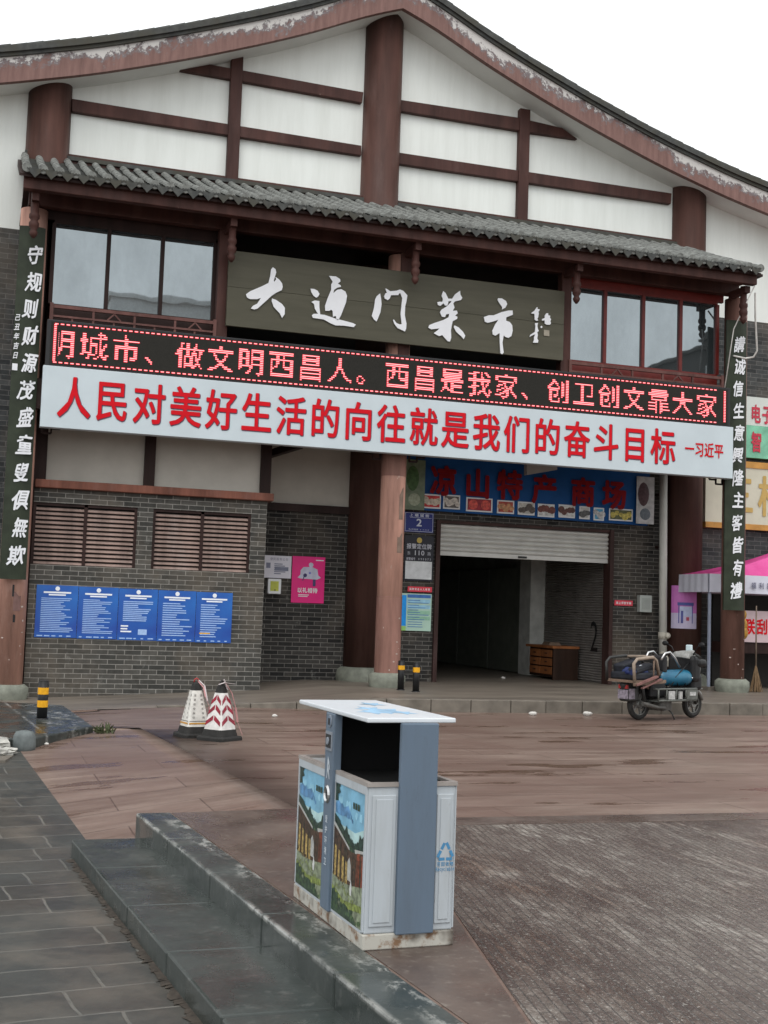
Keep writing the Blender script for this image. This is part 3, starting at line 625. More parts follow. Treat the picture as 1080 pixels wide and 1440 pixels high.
# ---------------------------------------------------------------- lettering
_gl = {}
def glyph(ch):
    """flat triangles of one character, centred, em size 1"""
    if ch in _gl: return _gl[ch]
    c = bpy.data.curves.new('lettering', 'FONT'); c.body = ch; c.size = 1; c.resolution_u = 3
    o = bpy.data.objects.new('lettering', c); COL.objects.link(o); bpy.context.view_layer.update()
    dg = bpy.context.evaluated_depsgraph_get(); me = o.evaluated_get(dg).to_mesh(); me.calc_loop_triangles()
    vs = np.array([v.co[:2] for v in me.vertices]); fs = [tuple(t.vertices) for t in me.loop_triangles]
    bpy.data.objects.remove(o); bpy.data.curves.remove(c)
    ctr = np.array([.5, .38]) if ord(ch) > 0x2000 else (vs.min(0) + vs.max(0)) / 2
    _gl[ch] = (vs - ctr, fs); return _gl[ch]
def put(mb, ch, c, w, h, u=(1, 0, 0), v=(0, 0, 1), m=0, off=0.0, shear=0.0, wob=0.0, seed=0):
    mb.flat = True; vs, fs = glyph(ch)
    c = Vector(c); u = Vector(u); v = Vector(v); nrm = u.cross(v).normalized()
    shifts = [(0, 0)] + ([(math.cos(a * math.pi / 4) * off, math.sin(a * math.pi / 4) * off) for a in range(8)] if off else [])   # a heavier stroke: copies set round the first
    step = 4e-5 if h < .2 else 4e-4
    for k, (sx_, sy_) in enumerate(shifts):
        P = []
        for x, y in vs:
            if wob: x, y = x + wob * math.sin(7 * y + seed) + wob * .6 * math.sin(13 * x + 2 * seed), y + wob * math.sin(6 * x + seed * 1.7)
            P.append(c + nrm * (k * step) + u * ((x + shear * y) * w + sx_ * w) + v * ((y + shear * .35 * x) * h + sy_ * h))
        mb.mesh(P, fs, m)
def line(mb, txt, c, w, h, pitch=None, **k):
    u = Vector(k.get('u', (1, 0, 0))); n = len(txt); pitch = pitch or w
    for i, ch in enumerate(txt):
        if ch != ' ': put(mb, ch, Vector(c) + u * ((i - (n - 1) / 2) * pitch), w, h, **k)

# ---------------------------------------------------------------- red LED ticker
LED = thing('led_display', 'long black LED ticker with glowing red text across the upper storey', 'led display', (7.95, 22.5, 5.8))
b = MB(); b.box(.93, 14.97, 22.5, 22.68, 5.79, 6.63); b.build('casing', plain('led_casing', (.018, .018, .02), .4), LED, bevel=.01)
b = MB(); b.box(1.0, 14.9, 22.492, 22.5, 5.83, 6.59); b.build('screen', plain('led_screen', (.02, .019, .016), .6, .2, 40, spec=.15), LED)
halo = MB(); core = MB(); px_ = .0335
def ledrun(x0, x1, z):
    halo.box(x0, x1, 22.486, 22.49, z - px_ * .42, z + px_ * .42); core.box(x0 + .006, x1 - .006, 22.482, 22.4855, z - px_ * .15, z + px_ * .15)  # taller red bar shapes the glow round each pinkish core
text = '明城市、做文明西昌人。西昌是我家、创卫创文靠大家'
for i, ch in enumerate(text):
    xc = 14.38 - (len(text) - 1 - i) * .574; vs, fs = glyph(ch)
    T = [(vs[a], vs[b_], vs[c]) for a, b_, c in fs]; N = 16
    for r in range(N):
        y = -.5 + (r + .5) / N; lit = []
        for c in range(N):
            hit = 0
            for sx_, sy_ in ((-.2, -.2), (.2, -.2), (-.2, .2), (.2, .2), (0, 0)):
                q = (-.5 + (c + .5 + sx_) / N, y + sy_ / N)
                for A, B, C in T:
                    d1 = (q[0] - B[0]) * (A[1] - B[1]) - (A[0] - B[0]) * (q[1] - B[1]); d2 = (q[0] - C[0]) * (B[1] - C[1]) - (B[0] - C[0]) * (q[1] - C[1]); d3 = (q[0] - A[0]) * (C[1] - A[1]) - (C[0] - A[0]) * (q[1] - A[1])
                    if (d1 >= 0) == (d2 >= 0) == (d3 >= 0): hit += 1; break
            lit.append(hit >= 2)
        c = 0
        while c < N:
            if lit[c]:
                e = c
                while e < N and lit[e]: e += 1
                x0 = xc + (-.5 + c / N) * .536; x1 = xc + (-.5 + e / N) * .536
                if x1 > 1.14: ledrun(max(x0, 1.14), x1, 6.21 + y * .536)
                c = e
            else: c += 1
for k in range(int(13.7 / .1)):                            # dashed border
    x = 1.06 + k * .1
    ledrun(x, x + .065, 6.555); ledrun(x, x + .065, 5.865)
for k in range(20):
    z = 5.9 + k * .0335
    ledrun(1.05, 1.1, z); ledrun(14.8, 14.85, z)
halo.build('led_halo', M['led'], LED); core.build('led_cores', M['ledcore'], LED)

# ---------------------------------------------------------------- slogan banner
BAN = thing('slogan_banner', 'long pale blue-grey banner with bold red slogan below the LED ticker', 'banner', (7.95, 22.45, 4.7))
b = MB(); b.box(.9, 15.0, 22.42, 22.62, 4.69, 5.785); b.build('board', plain('banner_face', (.5, .565, .6), .5, .05, 1.2), BAN, bevel=.008)
sl1 = '人民对美好生活的向往就是我们的奋斗目标'
M['letter_navy'] = plain('letter_shadow_navy', (.1, .06, .1), .5)
xa, xb = at(104, 565, 22.42).x, at(932, 633, 22.42).x
for i, ch in enumerate(sl1):
    x = xa + (xb - xa) * i / (len(sl1) - 1)
    b = MB(); put(b, ch, (x, 22.41, 5.25), .60, .77, off=.016, m=0); put(b, ch, (x + .010, 22.4165, 5.242), .60, .77, off=.028, m=1)  # navy copy, set right and below, draws the letters' thin shadow
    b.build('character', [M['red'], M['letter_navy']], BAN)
xq = at(990, 640, 22.42).x
for i, ch in enumerate('一习近平'):
    b = MB(); put(b, ch, (xq + (i - 1.5) * .235, 22.41, 5.25), .23, .32, off=.02, m=0); b.build('character', M['red'], BAN)
b = MB(); b.cyl((.95, 22.6, 4.72), (.95, 22.9, 5.1), .02, n=8); b.build('bracket', M['black'], BAN)

# ---------------------------------------------------------------- name board 大通门菜市 (running script, traced)
SIGN = thing('name_board', 'dark olive wooden name board with white brush characters under the tiled eave', 'sign', (7.6, 22.55, 6.85))
b = MB(); b.box(4.13, 11.06, 22.55, 22.63, 6.86, 7.598); b.box(4.13, 11.06, 22.55, 22.63, 7.602, 8.29)
_t = NT('olive_board'); _g = _t.noise(2, 5, .6, _t.vec((.3, 1, 3))); M['board'] = _t.out(_t.mix(_t.ramp(_g, .3, .7), (.062, .059, .041), (.086, .081, .058)), .5, _g, .1, .004, spec=.2); 
b.build('board', M['board'], SIGN, bevel=.004)
strokes = {(335, 365, 12): [
    [(585, 130), (630, 160), (642, 215), (622, 285), (600, 360), (610, 372), (640, 335), (625, 290), (690, 335), (740, 400), (752, 460), (735, 515), (640, 560), (565, 610), (480, 690), (400, 760), (330, 825), (270, 842), (212, 825), (250, 780), (320, 745), (385, 645), (320, 668), (200, 668), (150, 640), (132, 585), (200, 535), (400, 450), (510, 395), (540, 280), (555, 165)],
    [(570, 657), (640, 680), (740, 750), (788, 815), (785, 920), (740, 985), (700, 905), (600, 800), (565, 700)]],
 (425, 380, 12): [
    [(455, 95), (570, 105), (640, 150), (645, 190), (600, 225), (650, 255), (655, 280), (590, 295), (540, 330), (525, 385), (590, 330), (660, 318), (730, 360), (757, 430), (740, 540), (690, 670), (655, 760), (615, 835), (585, 840), (565, 770), (520, 785), (515, 690), (490, 665), (460, 685), (390, 685), (385, 600), (430, 470), (490, 330), (490, 240), (515, 195)],
    [(140, 312), (200, 315), (260, 345), (292, 400), (270, 445), (235, 462), (190, 430), (155, 370)],
    [(155, 535), (210, 510), (290, 520), (290, 620), (305, 745), (375, 752), (560, 815), (700, 850), (850, 890), (905, 918), (870, 960), (700, 935), (560, 930), (470, 890), (360, 830), (180, 803), (163, 760), (195, 735), (265, 735), (215, 650), (200, 570)]],
 (510, 395, 12): [
    [(295, 210), (312, 300), (320, 395), (300, 530), (255, 640), (235, 685), (190, 650), (155, 590), (190, 460), (212, 310), (240, 255)],
    [(380, 130), (410, 135), (465, 175), (570, 165), (630, 145), (690, 170), (755, 245), (740, 340), (718, 430), (712, 580), (740, 720), (735, 800), (715, 855), (590, 795), (535, 725), (512, 655), (530, 655), (570, 710), (620, 732), (660, 730), (640, 560), (655, 420), (668, 290), (640, 215), (620, 205), (600, 240), (480, 240), (455, 300), (425, 325), (375, 300), (362, 260), (385, 210), (410, 200)]],
 (590, 400, 12): [
    [(400, 110), (440, 145), (485, 240), (550, 240), (600, 165), (685, 105), (690, 170), (722, 225), (700, 262), (600, 285), (570, 320), (590, 390), (560, 445), (630, 440), (645, 485), (600, 525), (640, 545), (635, 580), (560, 620), (545, 690), (530, 770), (535, 900), (515, 962), (475, 958), (385, 855), (330, 872), (240, 822), (310, 770), (335, 742), (200, 757), (148, 730), (165, 685), (250, 650), (400, 600), (490, 555), (500, 495), (450, 505), (430, 550), (380, 545), (345, 470), (370, 425), (460, 370), (530, 300), (540, 280), (490, 285), (470, 355), (430, 355), (405, 320), (350, 362), (310, 345), (300, 300), (340, 290), (385, 295), (395, 250), (372, 190)],
    [(590, 690), (660, 725), (735, 800), (772, 865), (745, 925), (715, 885), (620, 800), (578, 720)]],
 (670, 415, 12): [
    [(365, 52), (430, 55), (500, 100), (520, 150), (490, 210), (435, 243), (435, 205), (385, 130), (358, 80)],
    [(125, 370), (210, 340), (290, 340), (430, 285), (540, 260), (610, 258), (615, 330), (505, 375), (500, 430), (565, 455), (605, 510), (612, 600), (590, 690), (540, 722), (490, 705), (460, 680), (440, 800), (460, 970), (435, 998), (405, 980), (395, 820), (390, 640), (320, 685), (275, 660), (268, 600), (320, 490), (370, 415), (300, 440), (190, 468), (145, 450)]]}
def traced(polys, Y):
    for (ox, oy, k), pl in polys.items():
        zoom = MB(); edge = MB()
        for poly in pl:
            P = [at(ox + x / k, oy + y / k, Y) for x, y in poly]
            n = len(P); zoom.mesh(P, [tuple(range(n))])
            for q in range(n):
                a, c = P[q], P[(q + 1) % n]; edge.face([a, c, (c.x, Y + .028, c.z), (a.x, Y + .028, a.z)])
        o = zoom.build('brush_character', [M['letter']], SIGN, fix=False); edge.build('raised_edge', M['letteredge'], o)
M['letter'] = plain('letter_white', (.7, .71, .74), .5, .03, 6, bs=0); M['letteredge'] = plain('letter_edge', (.3, .3, .3), .6, .05, 6, bs=0)
traced(strokes, 22.52)
sig = {(735, 420, 18): [
    [(360, 215), (380, 220), (375, 260), (430, 270), (425, 300), (400, 330), (410, 380), (395, 470), (370, 510), (398, 550), (350, 562), (305, 530), (300, 380), (240, 380), (212, 368), (300, 300)],
    [(310, 620), (390, 612), (375, 680), (380, 740), (395, 790), (410, 815), (370, 850), (385, 920), (370, 1010), (400, 1060), (385, 1115), (262, 1112), (290, 1040), (285, 980), (320, 900), (240, 930), (180, 970), (190, 920), (310, 840), (325, 700)],
    [(600, 370), (645, 365), (650, 420), (700, 430), (690, 480), (720, 520), (700, 580), (722, 620), (690, 660), (600, 655), (560, 630), (560, 550), (490, 555), (490, 515), (560, 490), (560, 430)],
    [(455, 700), (480, 685), (503, 715), (485, 745), (455, 735)]]}
traced(sig, 22.52)
b = MB(); p = at(735 + 605 / 18, 420 + 870 / 18, 22.54); b.box(p.x - .06, p.x + .06, 22.535, 22.549, p.z - .06, p.z + .06); b.build('seal_mark', plain('seal', (.28, .25, .2), .5), SIGN)

# ---------------------------------------------------------------- vertical couplet boards
def couplet(x0, x1, z0, z1, txt, label, xoff, small):
    t = thing('couplet_board', label, 'sign board', ((x0 + x1) / 2, 22.68, z0), 0, 'couplet boards on the front columns')
    b = MB(); n = 12; W = x1 - x0
    front = [(x0 + W * i / n, 22.66 - .05 * math.sin(math.pi * i / n)) for i in range(n + 1)]; back = [(x, y + .04) for x, y in reversed(front)]
    b.slab(front + back, z0, z1); b.build('board', plain('green_black_board', (.026, .033, .021), .5, .35, 3, spec=.2), t)
    n = len(txt); zt, zb = z1 - .52, z0 + .42; xm = (x0 + x1) / 2 + xoff
    for i, ch in enumerate(txt):
        z = zt + (zb - zt) * i / (n - 1); g = MB(); put(g, ch, (xm + .02 * math.sin(i * 2.1), 22.6, z), .27 + .02 * math.sin(i * 3), .36, off=.026, shear=.16, wob=.03, seed=i * 1.3); g.build('character', M['letter'], t)
    if small:
        g = MB()
        for i, ch in enumerate('己丑年吉日'): put(g, ch, (x0 + .055, 22.615, zt - 1.15 - i * .17), .095, .13, off=.02, shear=.2)
        g.build('inscription', M['letter'], t); g = MB(); g.box(x0 + .01, x0 + .1, 22.615, 22.62, zt - 2.1, zt - 1.98); g.build('seal_mark', M['letter'], t)
couplet(.37, .82, 2.0, 8.3, '守规则财源茂盛童叟俱无欺'.replace('则', '则').replace('无', '無'), 'tall dark green couplet board on the column left of the five blue posters', .06, True)
couplet(14.97, 15.47, 1.93, 8.14, '講诚信生意興隆主客皆有禮', 'tall dark green couplet board on the column right of the parked scooter', .03, False)

# ---------------------------------------------------------------- blue shop sign over the shutter
BS = thing('shop_sign', 'blue shop fascia with dark red characters and small food pictures above the shutter', 'shop sign', (11.4, 24.9, 3.8))
b = MB(); b.mesh([(8.5, 24.86, 3.85), (14.4, 24.86, 3.8), (14.4, 24.78, 5.2), (8.5, 24.78, 5.2), (8.5, 24.95, 3.85), (14.4, 24.95, 3.8), (14.4, 24.95, 5.2), (8.5, 24.95, 5.2)],
    [(0, 1, 2, 3), (4, 7, 6, 5), (0, 4, 5, 1), (1, 5, 6, 2), (3, 2, 6, 7), (0, 3, 7, 4)]); b.build('panel', plain('blue_panel', (.008, .07, .23), .5, .15, 2, spec=.15), BS)
YS = 24.765; M['darkred'] = plain('dark_red_letters', (.2, .007, .01), .6, spec=.1, bs=0)
for i, ch in enumerate('凉山特产商场'):
    b = MB(); put(b, ch, at((624, 672, 717, 766, 820, 864)[i], (676, 680, 682, 688, 692, 696)[i], YS), .62, .66, off=.04); b.build('character', M['darkred'], BS)
pics = [(607, 705, 26, 19, (.5, .03, .03), (.6, .5, .4)), (635, 706, 24, 19, (.12, .1, .09), (.55, .5, .45)), (674, 710, 38, 19, (.3, .02, .03), (.6, .08, .06)), (711, 713, 25, 18, (.35, .05, .03), (.5, .25, .12)), (740, 715, 25, 18, (.5, .48, .44), (.1, .08, .07)),
        (768, 718, 25, 18, (.6, .6, .58), (.16, .05, .04)), (797, 719, 25, 18, (.6, .6, .58), (.12, .05, .04)), (822, 721, 16, 18, (.5, .5, .48), (.1, .1, .1)), (842, 723, 16, 18, (.1, .35, .55), (.5, .5, .5)), (873, 724, 37, 17, (.1, .11, .05), (.5, .42, .1))]
for k, (px0, py0, pw, ph, ca, cb_) in enumerate(pics):
    c = at(px0, py0, 24.84); w2 = pw / 1744 * 29 / 2 * .97; h2 = ph / 1744 * 28 / 2
    b = MB(); b.box(c.x - w2, c.x + w2, 24.835, 24.85, c.z - h2, c.z + h2, 0); b.box(c.x - w2 + .03, c.x + w2 - .03, 24.832, 24.835, c.z - h2 + .03, c.z + h2 - .03, 1)
    r2 = random.Random(k)
    for q in range(5 if k not in (2,) else 2):
        xx = c.x + ((q - 2) * w2 * .34 if k != 2 else (q - .5) * w2 * .95); rr = r2.uniform(.05, .085) if k != 2 else .11
        zz = c.z + (r2.uniform(-.05, .05) if k != 2 else 0)
        b.cyl((xx, 24.8318 - q * .0004, zz), (xx, 24.829 - q * .0004, zz), rr, rr, 12, 2)
    b.build('picture', [M['white'], plain('picture_ground_%d' % k, ca, .4, .4, 12), plain('picture_food_%d' % k, cb_, .4, .5, 18)], BS)
for x0, x1, ca in ((8.5, 8.96, (.16, .2, .13)), (14.05, 14.5, (.4, .4, .4))):
    b = MB(); b.box(x0, x1, 24.755, 24.77, 3.83, 4.9, 0); b.ball(((x0 + x1) / 2, 24.76, 4.05), .15, .012, .15, m=1); b.ball(((x0 + x1) / 2 - .05, 24.76, 4.5), .16, .012, .3, m=2)
    b.build('end_picture', [plain('vegetable_ground', ca, .4, .3, 6), plain('cabbage', (.35, .38, .28) if x0 < 9 else (.12, .14, .16), .5, .3, 20), plain('leaf', (.06, .12, .04) if x0 < 9 else (.07, .035, .04), .5, .4, 15)], BS)

p, q = at(741, 660, 24.3), at(782, 664, 24.3)
b = MB(); b.mesh([(p.x, 24.3, p.z - .12), (q.x, 24.25, q.z + .05), (q.x, 24.25, q.z + .3), (p.x, 24.3, p.z + .3), (p.x, 24.45, p.z - .12), (q.x, 24.4, q.z + .05), (q.x, 24.4, q.z + .3), (p.x, 24.45, p.z + .3)], [(0, 1, 2, 3), (4, 7, 6, 5), (0, 4, 5, 1), (1, 5, 6, 2), (3, 2, 6, 7), (0, 3, 7, 4)]); tag(b.build('hanging_board', plain('board_grey', (.42, .4, .38), .7, .1, 4)), 'small pale slanted board hanging in front of the blue shop sign', 'board')
# ---------------------------------------------------------------- sheets on the walls
def sheet(name, label, cat, x0, x1, z0, z1, y, c, group=None, tilt=0.0, thick=.012):
    t = thing(name, label, cat, ((x0 + x1) / 2, y, z0), 0, group)
    b = MB(); b.box(x0, x1, y - thick, y, z0, z1); b.build('board', c if not isinstance(c, tuple) else plain(name + '_face', c, .4, .06, 3), t)
    return t
def bars(mb, x0, x1, z0, z1, y, n, seed, m=0, fill=.5):
    r = random.Random(seed); h = (z1 - z0) / n
    for k in range(n):
        z = z1 - (k + .5) * h; L = (x1 - x0) * r.uniform(.45, 1)
        mb.box(x0, x0 + L, y - .003, y, z - h * fill / 2, z + h * fill / 2, m)
_t = NT('blue_poster'); _n = _t.noise(.9, 3, .5); M['bluep'] = _t.out(_t.mix(_t.ramp(_n, .35, .68), (.004, .036, .27), (.012, .15, .5)), .35)
M['print'] = plain('pale_print', (.32, .46, .72), .5, .12, 30); M['headline'] = plain('white_print', (.75, .78, .82), .5, .05)
bl = ['blue poster beside the left column with short ragged text lines, first of five', 'blue poster with text down to its foot, between the first and third of five',
      'middle blue poster of five, with a dense block of text and a pale stamp', 'blue poster with full-width text lines, fourth of five under the louvres', 'blue poster at the right end of five, with one yellow text line']
bx = [1.03, 1.77, 2.49, 3.21, 3.92, 4.61]
for i in range(5):
    x0, x1 = bx[i] + .004, bx[i + 1] - .004; z0, z1 = .99 - i * .006, 1.93 - i * .006
    t = sheet('blue_poster', bl[i], 'poster', x0, x1, z0, z1, 23.198 - (.004 if i % 2 else 0), M['bluep'], 'blue notice posters in a row')
    yy = 23.186 - (.004 if i % 2 else 0); b = MB(); xm = (x0 + x1) / 2
    b.box(xm - .24, xm + .24, yy - .002, yy, z1 - .145, z1 - .115, 1); b.box(xm - .15, xm + .15, yy - .002, yy, z1 - .185, z1 - .16, 1)
    b.cyl((xm, yy, z1 - .06), (xm, yy - .004, z1 - .06), .04, .04, 14, 1)
    if i == 2:
        bars(b, x0 + .09, x1 - .07, z0 + .34, z1 - .22, yy, 11, i); bars(b, x0 + .06, x0 + .3, z0 + .13, z0 + .28, yy, 3, 90, 1); b.box(xm + .02, xm + .18, yy - .002, yy, z0 + .1, z0 + .2, 0)
    else: bars(b, x0 + .09, x1 - .06, z0 + .09, z1 - .22, yy, 19 if i < 3 else 15, i, 0, .42)
    if i == 4: b.box(x0 + .08, x0 + .28, yy - .0045, yy - .003, z0 + .16, z0 + .18, 2)
    r = random.Random(i)
    for k in range(5): b.box(x0 + .04 + k * .13, x0 + .04 + k * .13 + r.uniform(.04, .11), yy - .002, yy, z0 + .02, z0 + .04, 0)
    b.build('printing', [M['print'], M['headline'], M['yellow']], t)
def panel_px(l, t, r, btm, Y):
    a, c = at(l, (t + btm) / 2, Y), at(r, (t + btm) / 2, Y); d, e = at((l + r) / 2, t, Y), at((l + r) / 2, btm, Y)
    return a.x, c.x, e.z, d.z
# recess: white notice, pink poster, meter box
x0, x1, z0, z1 = 5.59, 6.16, 2.27, 2.73; t = sheet('paper_notice', 'white paper notice with grey print beside the pink poster', 'notice', x0, x1, z0, z1, 24.99, (.62, .6, .66))
b = MB(); line(b, '便民服务公告', (5.9, 24.976, 2.66), .06, .06, .065); bars(b, 5.8, 6.1, 2.34, 2.58, 24.978, 6, 3); b.box(5.63, 5.72, 24.974, 24.978, 2.47, 2.58); b.box(5.81, 6.1, 24.972, 24.975, 2.42, 2.5, 0); b.build('printing', plain('grey_print', (.18, .19, .26), .5), t)
x0, x1, z0, z1 = 6.18, 6.88, 1.78, 2.74; t = sheet('pink_poster', 'bright pink poster with a pale cloud-shaped drawing and white characters on dark brick', 'poster', x0, x1, z0, z1, 24.985, (.72, .02, .2))
b = MB(); xm = 6.53; Y = 24.972
b.prism([(6.3, 2.3), (6.36, 2.28), (6.72, 2.27), (6.8, 2.31), (6.74, 2.36), (6.72, 2.48), (6.6, 2.53), (6.42, 2.52), (6.36, 2.45), (6.36, 2.36)], Y - .003, Y, 0)
b.cyl((6.58, Y, 2.57), (6.58, Y - .004, 2.57), .05, .05, 12, 0); b.cyl((6.46, Y - .0035, 2.35), (6.46, Y - .007, 2.35), .04, .04, 12, 1); b.box(6.63, 6.69, Y - .007, Y - .0035, 2.13, 2.27, 1); b.cyl((6.56, Y - .0035, 2.4), (6.56, Y - .007, 2.4), .025, .025, 10, 2)
b.prism([(6.4, 2.24), (6.43, 2.33), (6.45, 2.33), (6.42, 2.24)], Y - .007, Y - .0035, 1)
line(b, '以礼相待', (6.52, Y - .002, 2.04), .105, .11, .11, off=.03, m=3); bars(b, 6.33, 6.72, 1.9, 1.96, Y, 2, 4, 3); b.box(6.68, 6.85, Y - .002, Y, 2.66, 2.68, 3)
b.build('printing', [plain('pale_drawing', (.5, .5, .62), .5), plain('dark_drawing', (.06, .05, .14), .5), plain('blue_drawing', (.2, .2, .55), .5), M['white']], t)
T = thing('meter_box', 'small white box with yellow-green window below the paper notice', 'meter box', (5.8, 24.95, 1.94))
b = MB(); b.box(5.66, 5.94, 24.88, 25.0, 1.94, 2.25); b.build('case', M['white'], T, bevel=.015); b = MB(); b.box(5.715, 5.885, 24.873, 24.88, 2.0, 2.2); b.build('window', plain('yellow_green', (.5, .52, .08), .4), T)
b = MB(); b.cyl((5.81, 24.873, 2.02), (5.81, 24.865, 2.02), .015, n=8); b.build('lock', M['black'], T)
# plates by the door
x0, x1, z0, z1 = 8.6, 9.26, 3.37, 3.80; t = sheet('door_plate', 'blue house number plate reading 2 on the brick left of the shutter', 'number plate', x0, x1, z0, z1, 24.98, (.01, .02, .17))
b = MB(); y = 24.965; xm = (x0 + x1) / 2; put(b, '2', (xm, y, 3.58), .26, .22, off=.02); line(b, '上顺城街', (xm, y, 3.735), .09, .07, .12, off=.02); line(b, '市公安局监制 615000', (xm, y, 3.43), .035, .04, .036)
for a, c, d, e in ((x0 + .015, x1 - .015, z0 + .015, z0 + .022), (x0 + .015, x1 - .015, z1 - .022, z1 - .015), (x0 + .015, x0 + .022, z0 + .022, z1 - .022), (x1 - .022, x1 - .015, z0 + .022, z1 - .022), (x0 + .12, x1 - .05, 3.68, 3.686)): b.box(a, c, y - .002, y + .002, d, e)
b.build('lettering', plain('plate_white', (.6, .62, .7), .5), t)
x0, x1, z0, z1 = 8.62, 9.28, 2.33, 3.3; t = sheet('police_plate', 'black police location plate reading 110 with white lower half, under the number plate', 'plate', x0, x1, z0, z1, 24.98, (.012, .012, .02))
b = MB(); y = 24.965; xm = (x0 + x1) / 2; b.box(x0 + .03, x1 - .03, y - .002, y + .002, 2.37, 2.75, 0); b.cyl((xm, y, 3.2), (xm, y - .004, 3.2), .06, .06, 16, 1)
line(b, '报警定位牌', (xm, y, 3.07), .11, .12, .115, off=.02, m=2); line(b, '110', (xm, y, 2.93), .15, .14, .085, off=.02, m=2); line(b, '报警编号 090073', (xm, y, 2.8), .05, .06, .052, off=.015, m=2); put(b, '东', (x0 + .1, y, 2.92), .08, .08, m=2); put(b, '路', (x1 - .1, y, 2.92), .08, .08, m=2)
b.build('printing', [plain('plate_paper', (.6, .61, .62), .5), plain('badge_gold', (.5, .36, .08), .4), plain('plate_grey', (.45, .45, .5), .5)], t)
x0, x1, z0, z1 = 8.5, 9.27, 1.27, 2.06; t = sheet('service_poster', 'pale green and blue information poster low on the brick left of the shutter', 'poster', x0, x1, z0, z1, 24.98, (.42, .6, .5))
b = MB(); y = 24.966; b.box(x0, x0 + .2, y - .002, y + .002, z0 + .1, z1 - .04, 0); b.box(x0 + .22, x1 - .02, y - .002, y + .002, z1 - .09, z1 - .02, 1); b.box(x0, x0 + .2, y - .002, y + .002, z0, z0 + .09, 3)
for k in range(4): b.box(x0 + .22, x1 - .03, y - .0015, y + .002, z1 - .2 - k * .12, z1 - .12 - k * .12, 2 if k < 2 else 4)
bars(b, x0 + .24, x1 - .06, z0 + .06, z1 - .12, y - .0016, 12, 8, 1, .25); b.build('printing', [plain('strip_blue', (.01, .28, .75), .4), plain('header_blue', (.05, .16, .45), .4), plain('block_blue', (.3, .55, .7), .4), plain('strip_green', (.3, .55, .15), .4), plain('block_green', (.28, .5, .36), .4)], t)
t = sheet('red_strip_notice', 'narrow red notice strip above the pale green poster', 'notice', 8.72, 9.27, 2.1, 2.21, 24.98, (.7, .05, .08)); b = MB(); line(b, '消防安全人人有责', (8.99, 24.966, 2.155), .05, .055, .06, off=.02); b.build('lettering', M['white'], t)
t = sheet('red_wall_notice', 'narrow red notice strip on the brick between the shutter and the grey box', 'notice', 13.66, 14.12, 1.97, 2.09, 24.985, (.62, .06, .09)); b = MB(); line(b, '禁止停放车辆', (13.89, 24.971, 2.03), .055, .06, .065, off=.02); b.build('lettering', M['white'], t)
T = thing('junction_box', 'grey electrical box on the brick beside the white downpipe', 'electrical box', (14.4, 24.9, 1.85))
b = MB(); b.box(14.24, 14.55, 24.86, 25.0, 1.84, 2.22); b.build('case', plain('grey_box', (.36, .38, .36), .5, .08), T, bevel=.012)
b = MB(); b.box(14.29, 14.5, 24.853, 24.86, 1.9, 2.16); b.build('lid', plain('grey_lid', (.3, .32, .3), .5, .08), T)
T = thing('downpipe', 'white plastic downpipe between the brick wall and the right rear pillar', 'pipe', (14.78, 24.75, .2))
b = MB(); b.cyl((14.8, 24.78, .9), (14.74, 24.78, 5.3), .09, .09, 16); b.build('pipe', plain('white_pipe', (.55, .54, .5), .5, .12, 2), T)
b = MB(); b.cyl((14.8, 24.78, 1.25), (14.8, 24.78, 1.4), .115, .115, 16); b.ball((14.84, 24.66, 1.33), .07); b.tube([(14.8, 24.78, .95), (14.8, 24.7, .8), (14.82, 24.55, .72)], .09, 14); b.build('coupling', plain('pipe_joint', (.45, .42, .36), .5, .15, 4), T)
b = MB(); b.box(14.68, 14.9, 24.9, 25, 3.3, 3.36); b.box(14.66, 14.9, 24.87, 25, 4.5, 4.56); b.build('clip', M['darkwood'], T)
# poster wrapped on the rear right pillar
T = thing('pillar_poster', 'lavender and pink poster with a bus shelter drawing on the right rear pillar', 'poster', (15.3, 24.55, 1.47))
def wrapx(a, r): return (15.42 + r * math.sin(a), 25 - r * math.cos(a))
def curved(mb, a0, a1, z0, z1, r, m):
    n = 8
    for k in range(n):
        p = wrapx(a0 + (a1 - a0) * k / n, r); q = wrapx(a0 + (a1 - a0) * (k + 1) / n, r); mb.mesh([(p[0], p[1], z0), (q[0], q[1], z0), (q[0], q[1], z1), (p[0], p[1], z1)], [(0, 1, 2, 3)], m)
b = MB(); curved(b, -1.15, .25, 1.5, 1.85, .436, 0); curved(b, -1.15, .25, 1.85, 2.47, .436, 1); b.build('sheet', [plain('pale_lavender', (.5, .45, .6), .45, .08), plain('pink_lavender', (.52, .16, .46), .45, .1, 3)], T)
b = MB(); curved(b, -.8, .05, 2.02, 2.09, .441, 0); curved(b, -.75, -.7, 1.62, 2.02, .441, 0); curved(b, -.05, 0, 1.62, 2.02, .441, 0); curved(b, -.62, -.5, 1.62, 1.9, .441, 0); curved(b, -.35, -.2, 1.68, 1.76, .441, 1); curved(b, -.68, -.05, 1.78, 2.0, .4385, 2); b.build('drawing', [plain('navy_drawing', (.08, .09, .3), .5), plain('red_drawing', (.4, .06, .1), .5), plain('pale_blue_drawing', (.45, .5, .68), .5)], T)
